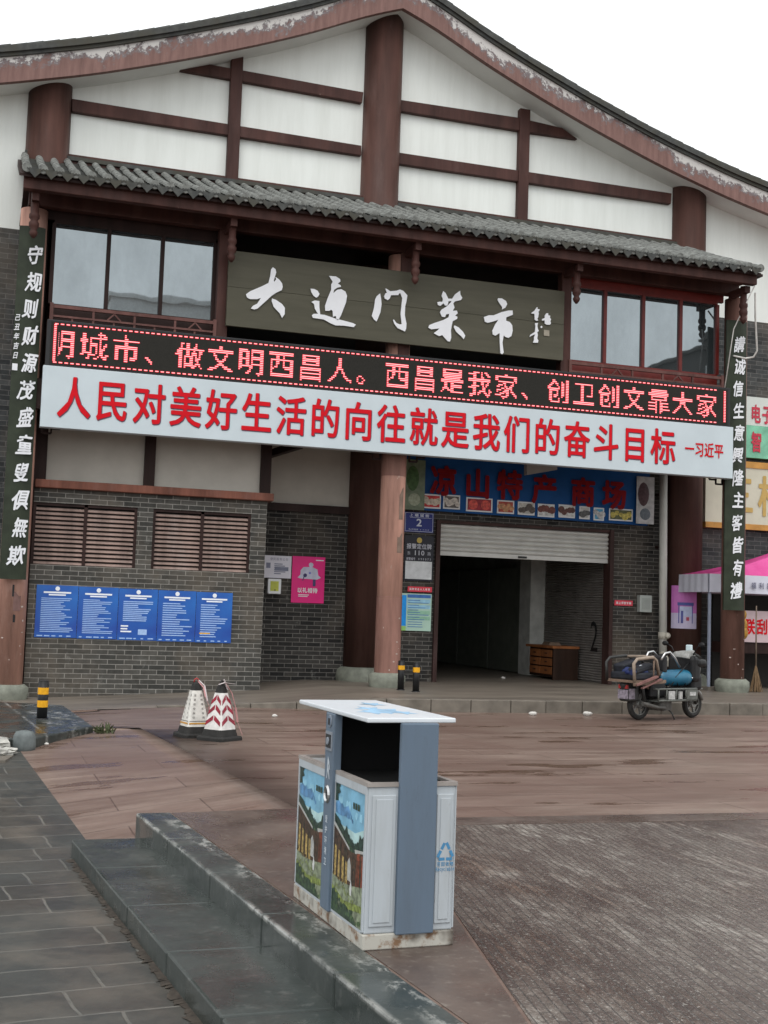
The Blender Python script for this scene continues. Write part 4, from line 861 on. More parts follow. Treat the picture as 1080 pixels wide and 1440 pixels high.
# desk inside the passage
T = thing('wooden_desk', 'old brown wooden desk with drawers inside the passage by the grey inner shutter', 'desk', (13.2, 27.1, .2))
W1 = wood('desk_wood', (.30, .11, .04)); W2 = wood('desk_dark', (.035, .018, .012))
b = MB(); b.box(12.82, 13.52, 26.35, 27.85, .93, .99); b.build('desk_top', W1, T, bevel=.01)
b = MB(); b.box(12.9, 13.5, 26.45, 27.75, .26, .93); b.build('body', W2, T); b = MB(); b.box(12.86, 13.5, 26.38, 26.44, .2, .93); b.build('end_panel', W2, T)  # dark boards close the desk end in place of its shaded kneehole
for j in range(3):
    for k in range(2):
        b = MB(); b.box(12.87, 12.9, 26.5 + k * .63, 27.08 + k * .63, .32 + j * .2, .49 + j * .2); d = b.build('drawer', W1, T, bevel=.006); h = MB(); h.box(12.85, 12.87, 26.74 + k * .63, 26.84 + k * .63, .40 + j * .2, .42 + j * .2); h.build('handle', M['black'], d)
b = MB(); b.box(13.0, 13.3, 26.9, 27.3, .99, 1.03); b.box(13.02, 13.28, 26.93, 27.28, 1.03, 1.06); tag(b.build('paper_stack', plain('papers', (.2, .14, .1), .7)), 'small stack of papers lying on the wooden desk', 'papers')
# big painted 2 on the inner shutter is part of that shutter
b = MB(); put(b, '2', (13.57, 25.75, 1.25), .8, 1.0, u=(0, -1, 0)); 
SH = [o for o in bpy.data.objects if o.name == 'inner_shutter'][0]; b.build('painted_number', M['black'], SH)

# ---------------------------------------------------------------- litter bin
BIN = thing('litter_bin', 'blue-grey twin recycling bin with landscape panels and flat roof on the plaza', 'litter bin', (1.88, 5.885, .004), R_(2.4))
def sheetmetal(name, c, dirt):
    t = NT(name); a = t.noise(2.4, 6, .7, t.vec((3, 3, .5))); b_ = t.noise(22, 6, .75, t.vec((1, 1, .35))); d = t.noise(1.6, 4, .5)
    col = t.mix(t.math('MULTIPLY', t.ramp(a, .45, .75), .35), c, dirt); col = t.mix(t.math('MULTIPLY', t.ramp(b_, .62, .72), .4), col, dirt)
    return t.out(col, t.ramp(a, -.2, 1.3), d, .35, .012, spec=.4)
MG = sheetmetal('bin_pale_blue', (.41, .445, .475), (.24, .24, .225)); MP = sheetmetal('bin_post_blue', (.108, .148, .2), (.07, .085, .1))
LX, LY = .485, 1.18
_t = NT('rusty_plinth'); _n = _t.noise(9, 6, .7); _m2 = _t.noise(3, 4, .6); _c = _t.mix(_t.ramp(_n, .52, .63), (.42, .405, .36), (.19, .11, .06)); _c = _t.mix(_t.ramp(_m2, .52, .66), _c, (.05, .035, .025)); M['rust'] = _t.out(_c, .7, _n, .3, .004)
b = MB(); b.box(.0, LX, 0, LY, .0, .075); b.build('plinth', M['rust'], BIN, world=False, bevel=.006)
b = MB()
b.box(.008, LX - .008, .008, LY - .008, .075, .785); b.build('body', MG, BIN, world=False, bevel=.008)
for x0, x1 in ((.03, .155), (.375, .465)):                    # raised end panels
    b = MB(); b.box(x0, x1, .0, .008, .11, .745); p = b.build('end_panel', MG, BIN, world=False, bevel=.006)
    q = MB(); q.box(x0 + .018, x1 - .018, -.005, .0, .13, .725); q.build('raised_field', MG, p, world=False, bevel=.004)
def rim(b, z0, z1):
    b.box(0, LX, 0, .03, z0, z1); b.box(0, LX, LY - .03, LY, z0, z1); b.box(0, .03, .03, LY - .03, z0, z1); b.box(LX - .03, LX, .03, LY - .03, z0, z1)
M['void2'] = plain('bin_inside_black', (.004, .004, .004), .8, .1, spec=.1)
b = MB(); rim(b, .785, .805); b.build('rim', plain('rim_metal', (.3, .27, .25), .4, .2), BIN, world=False)
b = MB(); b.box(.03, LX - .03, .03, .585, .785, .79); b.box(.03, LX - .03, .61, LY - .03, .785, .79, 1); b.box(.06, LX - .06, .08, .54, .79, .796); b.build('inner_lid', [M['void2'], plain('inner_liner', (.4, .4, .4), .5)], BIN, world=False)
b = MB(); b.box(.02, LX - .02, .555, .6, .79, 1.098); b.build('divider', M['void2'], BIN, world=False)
for ya, yb in ((-.02, .012), (LY - .012, LY + .02)): b = MB(); b.box(.165, .365, ya, yb, .07, 1.097); b.build('end_post', MP, BIN, world=False, bevel=.006)
b = MB(); b.box(LX - .03, LX + .018, .50, .635, .07, 1.097); b.build('side_post', MP, BIN, world=False, bevel=.006); b = MB(); b.box(-.018, .03, .50, .635, .07, 1.097); SP = b.build('side_post', MP, BIN, world=False, bevel=.006)
b = MB(); U = (0, -1, 0); y = .5675
b.box(-.024, -.018, y - .052, y + .052, .9, 1.0, 0); b.box(-.027, -.024, y - .04, y + .04, .915, .985, 1); b.cyl((-.024, y, .95), (-.032, y, .95), .02, .02, 12, 0)
b.cyl((-.018, y, 1.055), (-.022, y, 1.055), .033, .033, 18, 0); b.cyl((-.022, y, 1.055), (-.024, y, 1.055), .028, .028, 18, 2); b.box(-.026, -.024, y - .014, y + .014, 1.035, 1.07, 1)
b.prism([(-.019, .8)], 0, 0) if False else None
for P in ([(.01, .87), (-.012, .845), (-.03, .80), (-.02, .80), (0, .83), (.012, .78), (.022, .78), (.016, .845)], [(-.005, .82), (-.028, .75), (-.016, .75), (.006, .80)], [(.01, .80), (.03, .75), (.02, .75), (0, .8)]):
    b.mesh([(-.0195, y + p[0], p[1]) for p in P], [tuple(range(len(P)))], 3)
N = 18
for k in range(N):
    a0, a1 = 2 * math.pi * k / N, 2 * math.pi * (k + 1) / N
    pr = lambda a, r, x: (x, y + r * math.cos(a), .67 + r * 1.15 * math.sin(a))
    b.face([pr(a0, .042, -.02), pr(a1, .042, -.02), pr(a1, .034, -.03), pr(a0, .034, -.03)], 4, True); b.face([pr(a0, .034, -.03), pr(a1, .034, -.03), pr(a1, .026, -.022), pr(a0, .026, -.022)], 4, True); b.face([pr(a0, .026, -.022), pr(a1, .026, -.022), (-.021, y, .67)], 1)
b.build('ash_tray', [plain('plate_grey2', (.2, .22, .25), .4), M['black'], plain('post_blue2', (.14, .18, .24), .4), plain('pale_mark', (.5, .55, .6), .5), M['silver']], SP, world=False); b = MB()
for k in range(5): put(b, '爱护环境卫'[k], (-.0195, y, .54 - k * .055), .04, .042, u=U, off=.02)
b.build('lettering', plain('pale_mark2', (.5, .55, .6), .5), SP, world=False)
# printed landscape panels on the long side
PM = [plain('print_sky', (.19, .42, .58), .35, .25, 7), plain('print_haze', (.42, .6, .6), .35, .25, 9), plain('print_cloud', (.1, .24, .43), .4, .6, 13), plain('print_hill', (.02, .042, .03), .4, .9, 40), plain('print_eave', (.38, .38, .36), .4, .25, 20),
      plain('print_wall', (.06, .032, .018), .4, .9, 45), plain('print_light', (.36, .25, .08), .4, .8, 55), plain('print_red', (.2, .045, .02), .4, .7, 40), plain('print_path', (.2, .23, .15), .4, .7, 22), plain('print_lawn', (.17, .21, .05), .4, .8, 30), plain('print_bush', (.03, .055, .03), .4, .9, 35), plain('print_white', (.6, .6, .58), .4), plain('print_leaf', (.06, .11, .04), .4, .5, 14), plain('print_sky_pale', (.28, .55, .7), .4, .1, 6)]
def landscape(y0, y1, face, sgn, par):
    z0, z1 = .09, .74; W = y1 - y0
    def pl(poly, m, l):
        b.mesh([(face - sgn * (.0008 * l + .001), (y1 - u_ * W), z0 + v_ * (z1 - z0)) for u_, v_ in poly], [tuple(range(len(poly)))], m)
    b = MB()
    pl([(0, 0), (1, 0), (1, 1), (0, 1)], 0, 0); pl([(0, .55), (1, .5), (1, .74), (.7, .68), (0, .7)], 1, 1)
    pl([(0, .84), (.12, .87), (.25, .83), (.45, .86), (.55, .8), (.4, .775), (.2, .76), (.02, .77)], 2, 2)
    pl([(0, 1), (.16, 1), (.12, .97), (.17, .94), (.08, .92), (.1, .87), (0, .86)], 3, 3)
    pl([(0, .76), (.15, .73), (.22, .70), (.36, .66), (.42, .71), (.46, .66), (.6, .6), (.72, .585), (.78, .62), (.8, .58), (.86, .69), (.92, .66), (1, .70), (1, .5), (0, .5)], 3, 4)
    pl([(0, .70), (.55, .55), (.55, .53), (0, .67)], 4, 6); pl([(.72, .56), (1, .58), (1, .56), (.74, .53)], 4, 6)
    pl([(0, .67), (.55, .53), (.74, .53), (1, .56), (1, .28), (0, .22)], 5, 5)
    for a in (.04, .17, .30, .42): pl([(a, .24), (a + .08, .24), (a + .075, .52 - a * .22), (a + .01, .53 - a * .22)], 6, 6)
    pl([(.78, .28), (.88, .28), (.9, .55), (.8, .54)], 7, 6); pl([(.93, .3), (1, .3), (1, .54), (.94, .54)], 7, 6); pl([(.5, .3), (.62, .3), (.62, .42), (.56, .48), (.5, .44)], 4, 6)
    pl([(0, .28), (.3, .26), (.6, .27), (1, .31), (1, 0), (0, 0)], 8, 7); pl([(0, .2), (.4, .13), (1, .17), (1, .12), (.5, .08), (0, .15)], 9, 8)
    pl([(0, .16), (.1, .18), (.18, .1), (.3, .06), (.42, .11), (.55, .1), (.6, .02), (.75, .06), (.85, 0), (0, 0)], 10, 9); pl([(.62, .2), (.66, .2), (.68, .26), (.64, .32), (.6, .24)], 11, 9)
    rn = random.Random(21)
    def blob(u0, u1, fv, n, r0, r1, m, l):
        for k in range(n):
            u_ = rn.uniform(u0, u1); v_ = fv(u_) + rn.uniform(-.02, .02); r = rn.uniform(r0, r1); L_ = l + rn.random() * .9
            pl([(min(1, max(0, u_ + r * math.cos(a) * rn.uniform(.6, 1.2))), max(0, v_ + r * .75 * math.sin(a) * rn.uniform(.6, 1.2))) for a in [k2 * math.pi / 4 for k2 in range(8)]], m, L_)
    ridge = lambda u_: .74 - .2 * u_ if u_ < .72 else .6 + .1 * (u_ - .72)
    blob(.02, .98, lambda u_: ridge(u_) - .02, 46, .012, .035, 3, 4.0); blob(.02, .98, lambda u_: ridge(u_) - .06, 16, .01, .022, 12, 5.0)
    blob(.0, .7, lambda u_: .1 - .05 * u_ + .03 * math.sin(9 * u_), 46, .015, .04, 10, 9.1); blob(.0, 1, lambda u_: .17 + .05 * math.sin(5 * u_), 34, .008, .02, 9, 8.1); blob(0, 1, lambda u_: .04, 24, .01, .03, 12, 9.2)
    blob(.0, .5, lambda u_: .3 - .1 * u_, 18, .008, .018, 5, 6.5); blob(.05, .6, lambda u_: .8 + .03 * math.sin(8 * u_), 16, .02, .045, 2, 2.1); blob(.1, .9, lambda u_: .9 - .1 * u_, 8, .03, .06, 13, 1.1)
    for k in range(14): a = rn.uniform(0, .95); pl([(a, ridge(a) - .12), (a + .008, ridge(a) - .12), (a + .008, .27), (a, .27)], 3, 6.9 + k * .01)
    for k in range(3): pl([(.62 + k * .08, .86), (.67 + k * .08, .86), (.67 + k * .08, .91), (.62 + k * .08, .91)], 10, 6)
    return b.build('landscape_panel', PM, par, world=False, fix=False)
for y0, y1 in ((.035, .495), (.64, 1.15)):
    landscape(y0, y1, .008, 1, BIN); landscape(y0, y1, LX - .008, -1, BIN)
b = MB()                                                        # frames round the printed panels
for f, s_ in ((.008, -1), (LX - .008, 1)):
    for y0, y1 in ((.012, .032), (.498, .5), (.636, .64), (1.15, 1.168)): b.box(min(f, f + s_ * .008), max(f, f + s_ * .008), y0, y1, .085, .785)
    for z0, z1 in ((.075, .088), (.745, .785)): b.box(min(f, f + s_ * .0075), max(f, f + s_ * .0075), .033, 1.149, z0, z1)
b.build('panel_frame', MG, BIN, world=False)
b = MB(); b.box(-.012, LX - .02, -.0, LY - .01, 1.098, 1.122); RF = b.build('roof', plain('bin_roof_white', (.6, .63, .66), .3, .05, 2), BIN, world=False, bevel=.006)
b = MB(); 
for q, (xx, yy, s_) in enumerate(((.15, .35, .1), (.24, .42, .13), (.2, .55, .09), (.3, .3, .07), (.32, .85, .08))):
    b.mesh([(xx + s_ * math.cos(a) * (1 if j % 2 else .45), yy + s_ * 1.6 * math.sin(a) * (1 if j % 2 else .45), 1.1225 + q * .0003) for j, a in enumerate([2 * math.pi * t_ / 10 for t_ in range(10)])], [tuple(range(10))])
b.build('roof_print', plain('faded_blue_print', (.3, .5, .68), .35, .3, 9), RF, world=False)
# recycling mark and words
b = MB(); cx, cz, sd = .424, .455, .054; yq = -.0062
for k in range(3):
    a0 = math.pi / 2 + k * 2 * math.pi / 3; a1 = a0 + 2 * math.pi / 3; A = Vector((cx + sd * math.cos(a0), cz + sd * math.sin(a0) * 1.1)); B = Vector((cx + sd * math.cos(a1), cz + sd * math.sin(a1) * 1.1)); d = B - A; nn = Vector((-d.y, d.x)).normalized() * .0075
    for s0, s1 in ((.12, .46), (.54, .9)):
        p, q = A + d * s0, A + d * s1; b.mesh([(p.x - nn.x, yq, p.y - nn.y), (q.x - nn.x, yq, q.y - nn.y), (q.x + nn.x, yq, q.y + nn.y), (p.x + nn.x, yq, p.y + nn.y)], [(0, 1, 2, 3)])
line(b, '可回收物', (cx, yq, .401), .02, .022, .0235, off=.02)
for i, ch in enumerate('Recyclable'): put(b, ch, (cx - .045 + i * .01, yq, .374 + (.0015 if ch in 'Rlb' else -.003 if ch == 'y' else 0)), .0185, .028, off=.015)
b.build('recycling_mark', plain('mark_blue', (.06, .2, .36), .5), BIN, world=False)

# ---------------------------------------------------------------- traffic cones
def cone(loc, rz, label, kind):
    t = thing('traffic_cone', label, 'traffic cone', loc, rz, 'square traffic cones')
    b = MB()
    def ring(h, w, r=.25): # rounded square
        c = w * r; pts = []
        for sx, sy, a0 in ((1, 1, 0), (-1, 1, 90), (-1, -1, 180), (1, -1, 270)):
            for k in range(4): a = R_(a0 + 30 * k); pts.append((sx * (w - c) + c * math.cos(a), sy * (w - c) + c * math.sin(a), h))
        return pts
    def loft(prof, m, par, name, mats):
        b = MB(); rs = [ring(h, w, r) for h, w, r in prof]; n = 16; vs = sum(rs, []); fs = [(k * n + j, k * n + (j + 1) % n, (k + 1) * n + (j + 1) % n, (k + 1) * n + j) for k in range(len(rs) - 1) for j in range(n)]
        fs += [tuple(range(n - 1, -1, -1)), tuple(range((len(rs) - 1) * n, len(rs) * n))]; b.mesh(vs, fs, m); return b.build(name, mats, par, world=False, bevel=0)
    loft([(0, .215, .25), (.035, .215, .25), (.05, .205, .25), (.052, .172, .3), (.13, .155, .3), (.135, .15, .3)], 0, t, 'base', M['rubber'])
    sl = loft([(.135, .148, .25), (.3, .118, .25), (.45, .09, .3), (.58, .066, .4)], 0, t, 'body', plain('cone_white' if kind else 'cone_dirty_white', (.62, .6, .58) if kind else (.6, .58, .54), .45, .2, 12))
    loft([(.58, .064, .4), (.66, .046, .5), (.685, .03, .6)], 0, t, 'cap', M['rubber'])
    h = MB(); h.tube([(-.03, 0, .68), (-.025, 0, .715), (0, 0, .73), (.025, 0, .715), (.03, 0, .68)], .011, 8); h.build('handle', M['rubber'] if kind else plain('red_handle', (.3, .04, .04), .5), t, world=False)
    def wf(z): return .148 + (.066 - .148) * (z - .135) / .445 + .003
    p = MB()
    for fx in range(4):
        R4 = Matrix.Rotation(fx * math.pi / 2, 3, 'Z')
        def q(u_, z): v = Vector((u_ * wf(z), -wf(z), z)); return tuple(R4 @ v)
        if kind:
            for z in (.21, .34, .46):
                for s_ in (-1, 1): p.mesh([q(s_ * .06, z + .04), q(s_ * .85, z - .03), q(s_ * .85, z + .025), q(s_ * .06, z + .1)], [(0, 1, 2, 3)], 0)
        else:
            for k in range(6):
                for s_ in (-.5, .5):
                    z = .52 - k * .055; c = Vector(q(s_, z)); u_ = R4 @ Vector((1, 0, 0)); put(p, '请勿停车专用'[k] if s_ > 0 else '注意安全车位'[k], c, .036, .036, u=u_, m=1)
            p.mesh([q(-.9, .165), q(.9, .165), q(.9, .185), q(-.9, .185)], [(0, 1, 2, 3)], 2); p.mesh([q(-.9, .2), q(.9, .2), q(.9, .207), q(-.9, .207)], [(0, 1, 2, 3)], 1)
    p.build('reflective_marks', [plain('cone_red', (.24, .012, .03), .4, .3, 14), plain('cone_print', (.06, .05, .05), .5), plain('cone_orange', (.5, .25, .05), .5)], t, world=False)
    r = MB()                                                   # plastic tape tied round the top and hanging down
    if kind:
        tape = [[(.0, -.06, .70), (.08, -.1, .58), (.13, -.13, .4), (.155, -.15, .22), (.2, -.2, .06)], [(-.09, -.03, .685), (0, -.05, .71), (.1, -.02, .695), (.2, -.04, .685)], [(.0, .03, .70), (.1, .0, .60), (.16, -.05, .4), (.16, -.1, .14)], [(-.02, -.05, .75), (.0, -.06, .70), (.03, -.07, .62)]]
    else: tape = [[(.02, -.02, .69), (.07, -.08, .62), (.09, -.11, .5), (.14, -.13, .38), (.16, -.1, .28)], [(.03, 0, .71), (.09, -.06, .64), (.12, -.1, .45)]]
    for q_, T_ in enumerate(tape):
        for a, c in zip(T_, T_[1:]): r.bar(a, c, .028, .004, m=q_ % 2)
    r.build('plastic_tape', [plain('tape_pink', (.55, .28, .28), .4, .2, 10), plain('tape_white', (.62, .55, .55), .4, .1, 10)], t, world=False)
cone((2.72, 15.8, 0.0), R_(12), 'dirty white traffic cone with black printed characters, half behind its striped neighbour', 0)
cone((2.97, 15.4, 0.0), R_(38), 'traffic cone with red chevrons and plastic tape tied to its top', 1)

# ---------------------------------------------------------------- bollards
def bollard(loc, label, h, bands, r=.062):
    t = thing('bollard', label, 'bollard', loc, 0, 'black and yellow bollards')
    b = MB(); b.cyl((0, 0, 0), (0, 0, h), r, r, 20); b.cyl((0, 0, -.02), (0, 0, .015), r + .02, r + .015, 20); b.cyl((0, 0, h), (0, 0, h + .012), r * .97, r * .7, 20); b.build('post', M['black'], t, world=False)
    for z0, z1 in bands: b = MB(); b.cyl((0, 0, z0), (0, 0, z1), r + .003, r + .003, 20, caps=False); b.build('yellow_band', M['yellow'], t, world=False)
bollard((.93, 17.3, .07), 'black bollard with two yellow bands on the low stone platform beside the left column', .5, ((.16, .25), (.33, .42)), .068)
bollard((7.66, 22.15, .2), 'bollard with one yellow band, touching the foot of the middle column', .54, ((.38, .46),))
bollard((7.8, 21.7, .2), 'bollard with one yellow band, the one farther from the middle column', .53, ((.36, .45),))

# ---------------------------------------------------------------- cargo scooter
SC = thing('cargo_scooter', 'old black cargo scooter parked by the kerb in front of the market', 'scooter', (11.2, 18.7, 0), R_(20))
DM = plain('scooter_frame', (.03, .03, .029), .45, .3, 10); GR = plain('grey_plastic', (.2, .2, .19), .5, .3, 8); BE = plain('beige_wrap', (.27, .215, .17), .7, .25, 12)
def wheel(x, r):
    t = MB(); n = 28; R1, R2 = r - .045, .045
    for k in range(n):
        for j in range(8):
            def P(k_, j_): a = 2 * math.pi * k_ / n; q = 2 * math.pi * j_ / 8; rr = R1 + R2 * math.cos(q); return (x + rr * math.cos(a), R2 * math.sin(q), r + rr * math.sin(a))
            t.face([P(k, j), P(k + 1, j), P(k + 1, j + 1), P(k, j + 1)], 0, True)
    o = t.build('wheel', M['rubber'], SC, world=False)
    s = MB(); s.cyl((x, -.05, r), (x, .05, r), .06, n=14)
    for k in range(5):
        a = 2 * math.pi * k / 5; s.bar((x, 0, r), (x + (R1 - .03) * math.cos(a), 0, r + (R1 - .03) * math.sin(a)), .035, .03)
    for k in range(n):
        a0, a1 = 2 * math.pi * k / n, 2 * math.pi * (k + 1) / n; q = R1 - .03
        s.bar((x + q * math.cos(a0), 0, r + q * math.sin(a0)), (x + q * math.cos(a1), 0, r + q * math.sin(a1)), .06, .02)
    s.build('rim', plain('wheel_rim', (.22, .22, .21), .45, .2, metal=.5), o, world=False)
wheel(-.62, .25); wheel(.72, .23)
b = MB(); b.tube([(-.75, 0, .62), (-.4, 0, .55), (-.2, 0, .36), (.3, 0, .3), (.5, 0, .55), (.56, 0, .95)], .035, 10); b.box(-.25, .4, -.14, .14, .3, .35); b.box(-.8, -.3, -.1, .1, .5, .62)
b.tube([(.56, 0, .95), (.62, 0, .62), (.68, -.07, .4), (.72, -.08, .23)], .025, 8); b.tube([(.62, 0, .62), (.68, .07, .4), (.72, .08, .23)], .025, 8); b.tube([(-.62, -.11, .25), (-.3, -.11, .32)], .03, 8); b.tube([(-.62, .11, .25), (-.3, .11, .32)], .03, 8); b.tube([(-.62, -.12, .27), (-.7, -.13, .6)], .03, 8)
b.build('frame', DM, SC, world=False)
b = MB()                                                        # low side rack
for z in (.32, .5): b.tube([(-.5, -.3, z), (.45, -.3, z)], .016, 8)
for x in (-.5, -.3, -.06, .18, .45): b.tube([(x, -.3, .32), (x, -.3, .5)], .014, 8)
b.box(.19, .45, -.32, -.28, .33, .49); b.box(-.5, .45, -.3, -.02, .3, .315); b.tube([(-.5, -.3, .5), (-.5, -.02, .5)], .014, 8); b.tube([(.45, -.3, .32), (.45, -.02, .32)], .014, 8)
b.build('side_rack', plain('rack_grey', (.11, .115, .105), .5, .3, 10), SC, world=False)
M['plab'] = plain('pale_labels', (.42, .42, .41), .5, .3, 20)
for q in ((-.25, -.1, -.31, -.29, .34, .47), (0, .07, -.32, -.29, .34, .46), (.25, .4, -.328, -.32, .39, .45)): b = MB(); b.box(*q); b.build('label_plate', M['plab'], SC, world=False)
b = MB(); b.box(-.55, -.2, -.2, .2, .36, .64); b.box(.1, .42, -.22, .22, .36, .5); b.build('battery_case', M['black'], SC, world=False, bevel=.03)
b = MB(); b.box(.4, .62, -.27, .27, .6, 1.02); b.box(.45, .72, -.22, .22, .46, .74); b.box(.5, .74, -.3, .3, .84, .98); b.build('front_fairing', M['black'], SC, world=False, bevel=.06, seg=3)
b = MB(); b.box(-1.02, -.5, -.25, .25, .64, .76); b.bar((-1.02, -.2, .78), (-.5, -.1, .86), .16, .1); b.bar((-.95, .15, .8), (-.45, .2, .9), .2, .14); b.build('cargo_bundle', plain('dark_tarpaulin', (.014, .016, .022), .55, .5, 8, bs=.5), SC, world=False, bevel=.03, seg=2)
b = MB(); rnd = random.Random(12)
for k in range(9):
    x = rnd.uniform(-.5, .6); y = rnd.uniform(-.26, -.1); b.tube([(x, y, rnd.uniform(.4, .6)), (x + rnd.uniform(-.15, .15), y - .03, rnd.uniform(.5, .75)), (x + rnd.uniform(-.3, .3), y, rnd.uniform(.55, .95))], .01, 6)
b.build('cables', M['black'], SC, world=False)
b = MB(); b.box(-.42, -.1, -.24, .24, .16, .34); b.cyl((-.3, -.26, .25), (-.3, .26, .25), .1, n=14); b.tube([(-.3, -.26, .2), (-.55, -.28, .22), (-.85, -.28, .28)], .035, 10); b.build('motor', plain('motor_grime', (.06, .056, .05), .5, .5, 12), SC, world=False)
b = MB(); b.box(-.6, -.14, -.14, .14, .66, .78); b.box(-.2, -.1, -.16, .16, .74, 1.02); b.build('seat', plain('seat_vinyl', (.02, .02, .022), .5, .2), SC, world=False, bevel=.04, seg=3)
b = MB(); b.tube([(-.28, -.16, .95), (-.2, -.17, 1.06), (-.08, -.17, 1.08), (.06, -.17, .98), (.18, -.17, .84)], .018, 10); b.tube([(-.28, .16, .95), (-.2, .17, 1.06), (-.08, .17, 1.08), (.06, .17, .98)], .018, 10); b.build('grab_bar', M['silver'], SC, world=False)
b = MB()                                                        # rear carrier bound with beige tape
b.tube([(-1.05, -.28, .62), (-1.08, -.28, .9), (-1.0, -.28, .97), (-.62, -.28, 1.0), (-.52, -.26, .95), (-.4, -.22, .72)], .026, 10); b.tube([(-.6, -.28, .99), (-.5, 0, 1.0), (-.6, .28, .99)], .022, 8)
b.build('carrier_rail', BE, SC, world=False); b = MB(); b.tube([(-1.05, .28, .62), (-1.08, .28, .9), (-1.0, .28, .97), (-.62, .28, 1.0), (-.4, .25, .95), (-.28, .2, .9)], .024, 10); b.build('carrier_rail', DM, SC, world=False)
b = MB(); b.box(-1.05, -.4, -.28, .28, .6, .64); b.bar((-1.08, -.29, .58), (-.3, -.27, .62), .03, .05); b.tube([(-1.05, -.28, .64), (-1.05, -.28, .92)], .012, 8); b.tube([(-.6, -.28, .64), (-.6, -.28, .95)], .012, 8); b.tube([(-.7, -.12, .6), (-.4, -.14, .42)], .02); b.build('carrier_deck', plain('carrier_wood', (.16, .11, .08), .7, .4, 9), SC, world=False)
b = MB(); b.bar((-1.05, -.3, .57), (-.55, -.31, .7), .06, .03); b.bar((-.9, -.3, .52), (-.45, -.31, .66), .05, .02); b.build('red_tape_strip', plain('faded_red_cloth', (.2, .1, .09), .7, .3, 12), SC, world=False)
b = MB(); b.box(-.98, -.72, -.1, .1, .3, .52); b.tube([(-.98, 0, .6), (-.9, 0, .45), (-.72, 0, .36)], .08, 8); b.build('rear_mudguard', DM, SC, world=False, bevel=.03)
b = MB(); b.box(-1.0, -.985, -.1, .1, .34, .48); b.box(-.97, -.84, -.112, -.1, .34, .5); b.build('number_plate', plain('plate_purple_white', (.22, .19, .23), .5, .5, 22), SC, world=False)
b = MB(); b.box(-1.0, -.97, -.09, .09, .5, .56); b.build('tail_light', plain('tail_red', (.35, .02, .02), .3), SC, world=False)
b = MB(); b.mesh([(.42, -.2, .35), (.5, -.22, .75), (.54, -.14, .95), (.54, .14, .95), (.5, .22, .75), (.42, .2, .35), (.58, 0, .4), (.64, 0, .8), (.6, 0, .98)], [(0, 1, 7, 6), (1, 2, 8, 7), (2, 3, 8), (3, 4, 7, 8), (4, 5, 6, 7)], 0, True); b.build('leg_shield', DM, SC, world=False)
b = MB(); b.ball((.68, -.02, .8), .1, .1, .11); b.cyl((.66, -.02, .8), (.79, -.02, .79), .085, .1, 16); b.build('headlight', plain('headlight_case', (.14, .14, .13), .35, .3), SC, world=False)
b = MB(); b.cyl((.79, -.02, .79), (.797, -.02, .79), .082, .08, 16); b.build('lens', plain('headlight_lens', (.55, .56, .52), .15), SC, world=False)
b = MB(); b.tube([(.6, -.17, .35), (.72, -.09, .47), (.85, -.06, .4), (.93, -.04, .3)], .03, 8); b.box(.55, .92, -.06, .06, .47, .49); b.build('front_mudguard', GR, SC, world=False)
b = MB(); b.tube([(.42, -.36, 1.02), (.52, -.2, 1.06), (.57, 0, 1.02), (.52, .2, 1.06), (.42, .36, 1.02)], .018, 10); b.cyl((.57, 0, .9), (.57, 0, 1.04), .03, n=10); b.build('handlebar', DM, SC, world=False)
for s_ in (-1, 1): b = MB(); b.cyl((.47, s_ * .3, 1.03), (.38, s_ * .42, 1.0), .025, n=10); b.build('grip', M['rubber'], SC, world=False)
for s_ in (-1, 1):
    b = MB(); b.tube([(.5, s_ * .2, 1.06), (.5, s_ * .26, 1.16), (.47, s_ * .33, 1.2)], .008, 6); b.ball((.47, s_ * .37, 1.21), .02, .065, .04); b.build('mirror', M['black'], SC, world=False)
b = MB(); b.mesh([(.35, -.2, .98), (.62, -.18, .92), (.66, .12, .95), (.4, .2, 1.0), (.42, -.17, 1.1), (.58, -.15, 1.12), (.6, .1, 1.1), (.44, .16, 1.08)], [(0, 1, 5, 4), (1, 2, 6, 5), (2, 3, 7, 6), (3, 0, 4, 7), (4, 5, 6, 7), (3, 2, 1, 0)], 0, True); b.build('handlebar_cover', plain('grey_canvas', (.25, .25, .24), .7, .35, 10), SC, world=False, bevel=.02)
b = MB(); b.box(.56, .6, -.1, .02, 1.06, 1.2); b.build('windscreen', plain('pale_blue_plastic', (.5, .6, .63), .2, .1), SC, world=False, bevel=.015)
b = MB(); b.tube([(-.1, -.05, .24), (-.05, -.2, .12), (-.02, -.24, .01)], .012, 6); b.build('kick_stand', DM, SC, world=False)
SC.scale = (1.05, 1.05, 1.05)
def on_scooter(p): return tuple(SC.matrix_basis @ Vector(p))
bpy.context.view_layer.update()
T = thing('gas_cylinder', 'blue gas cylinder lying across the scooter footboard', 'gas cylinder', on_scooter((.1, -.1, .66)), R_(20) + R_(-8))
BC = NT('cylinder_paint'); _n = BC.noise(5, 5, .6); BC = BC.out(BC.mix(BC.ramp(_n, .35, .7), (.008, .085, .16), (.02, .15, .24)), .35, _n, .1)
b = MB(); b.tube([(-.37, 0, 0), (-.35, 0, 0), (-.30, 0, 0), (.2, 0, .01), (.3, 0, .012), (.36, 0, .013), (.39, 0, .014)], [.09, .115, .135, .14, .128, .09, .03], 24); b.build('tank', BC, T, world=False)
b = MB(); b.cyl((.38, 0, .014), (.46, 0, .016), .03, n=10); b.ball((.46, 0, .016), .035); b.tube([(.33, -.1, .01), (.43, -.1, .01), (.43, .1, .01), (.33, .1, .01)], .012, 6); b.build('valve', M['silver'], T, world=False)
T = thing('blue_bag', 'crumpled navy blue bag on the rear carrier of the scooter', 'bag', on_scooter((-.82, -.02, .64)), R_(25))
b = MB(); rnd = random.Random(9)
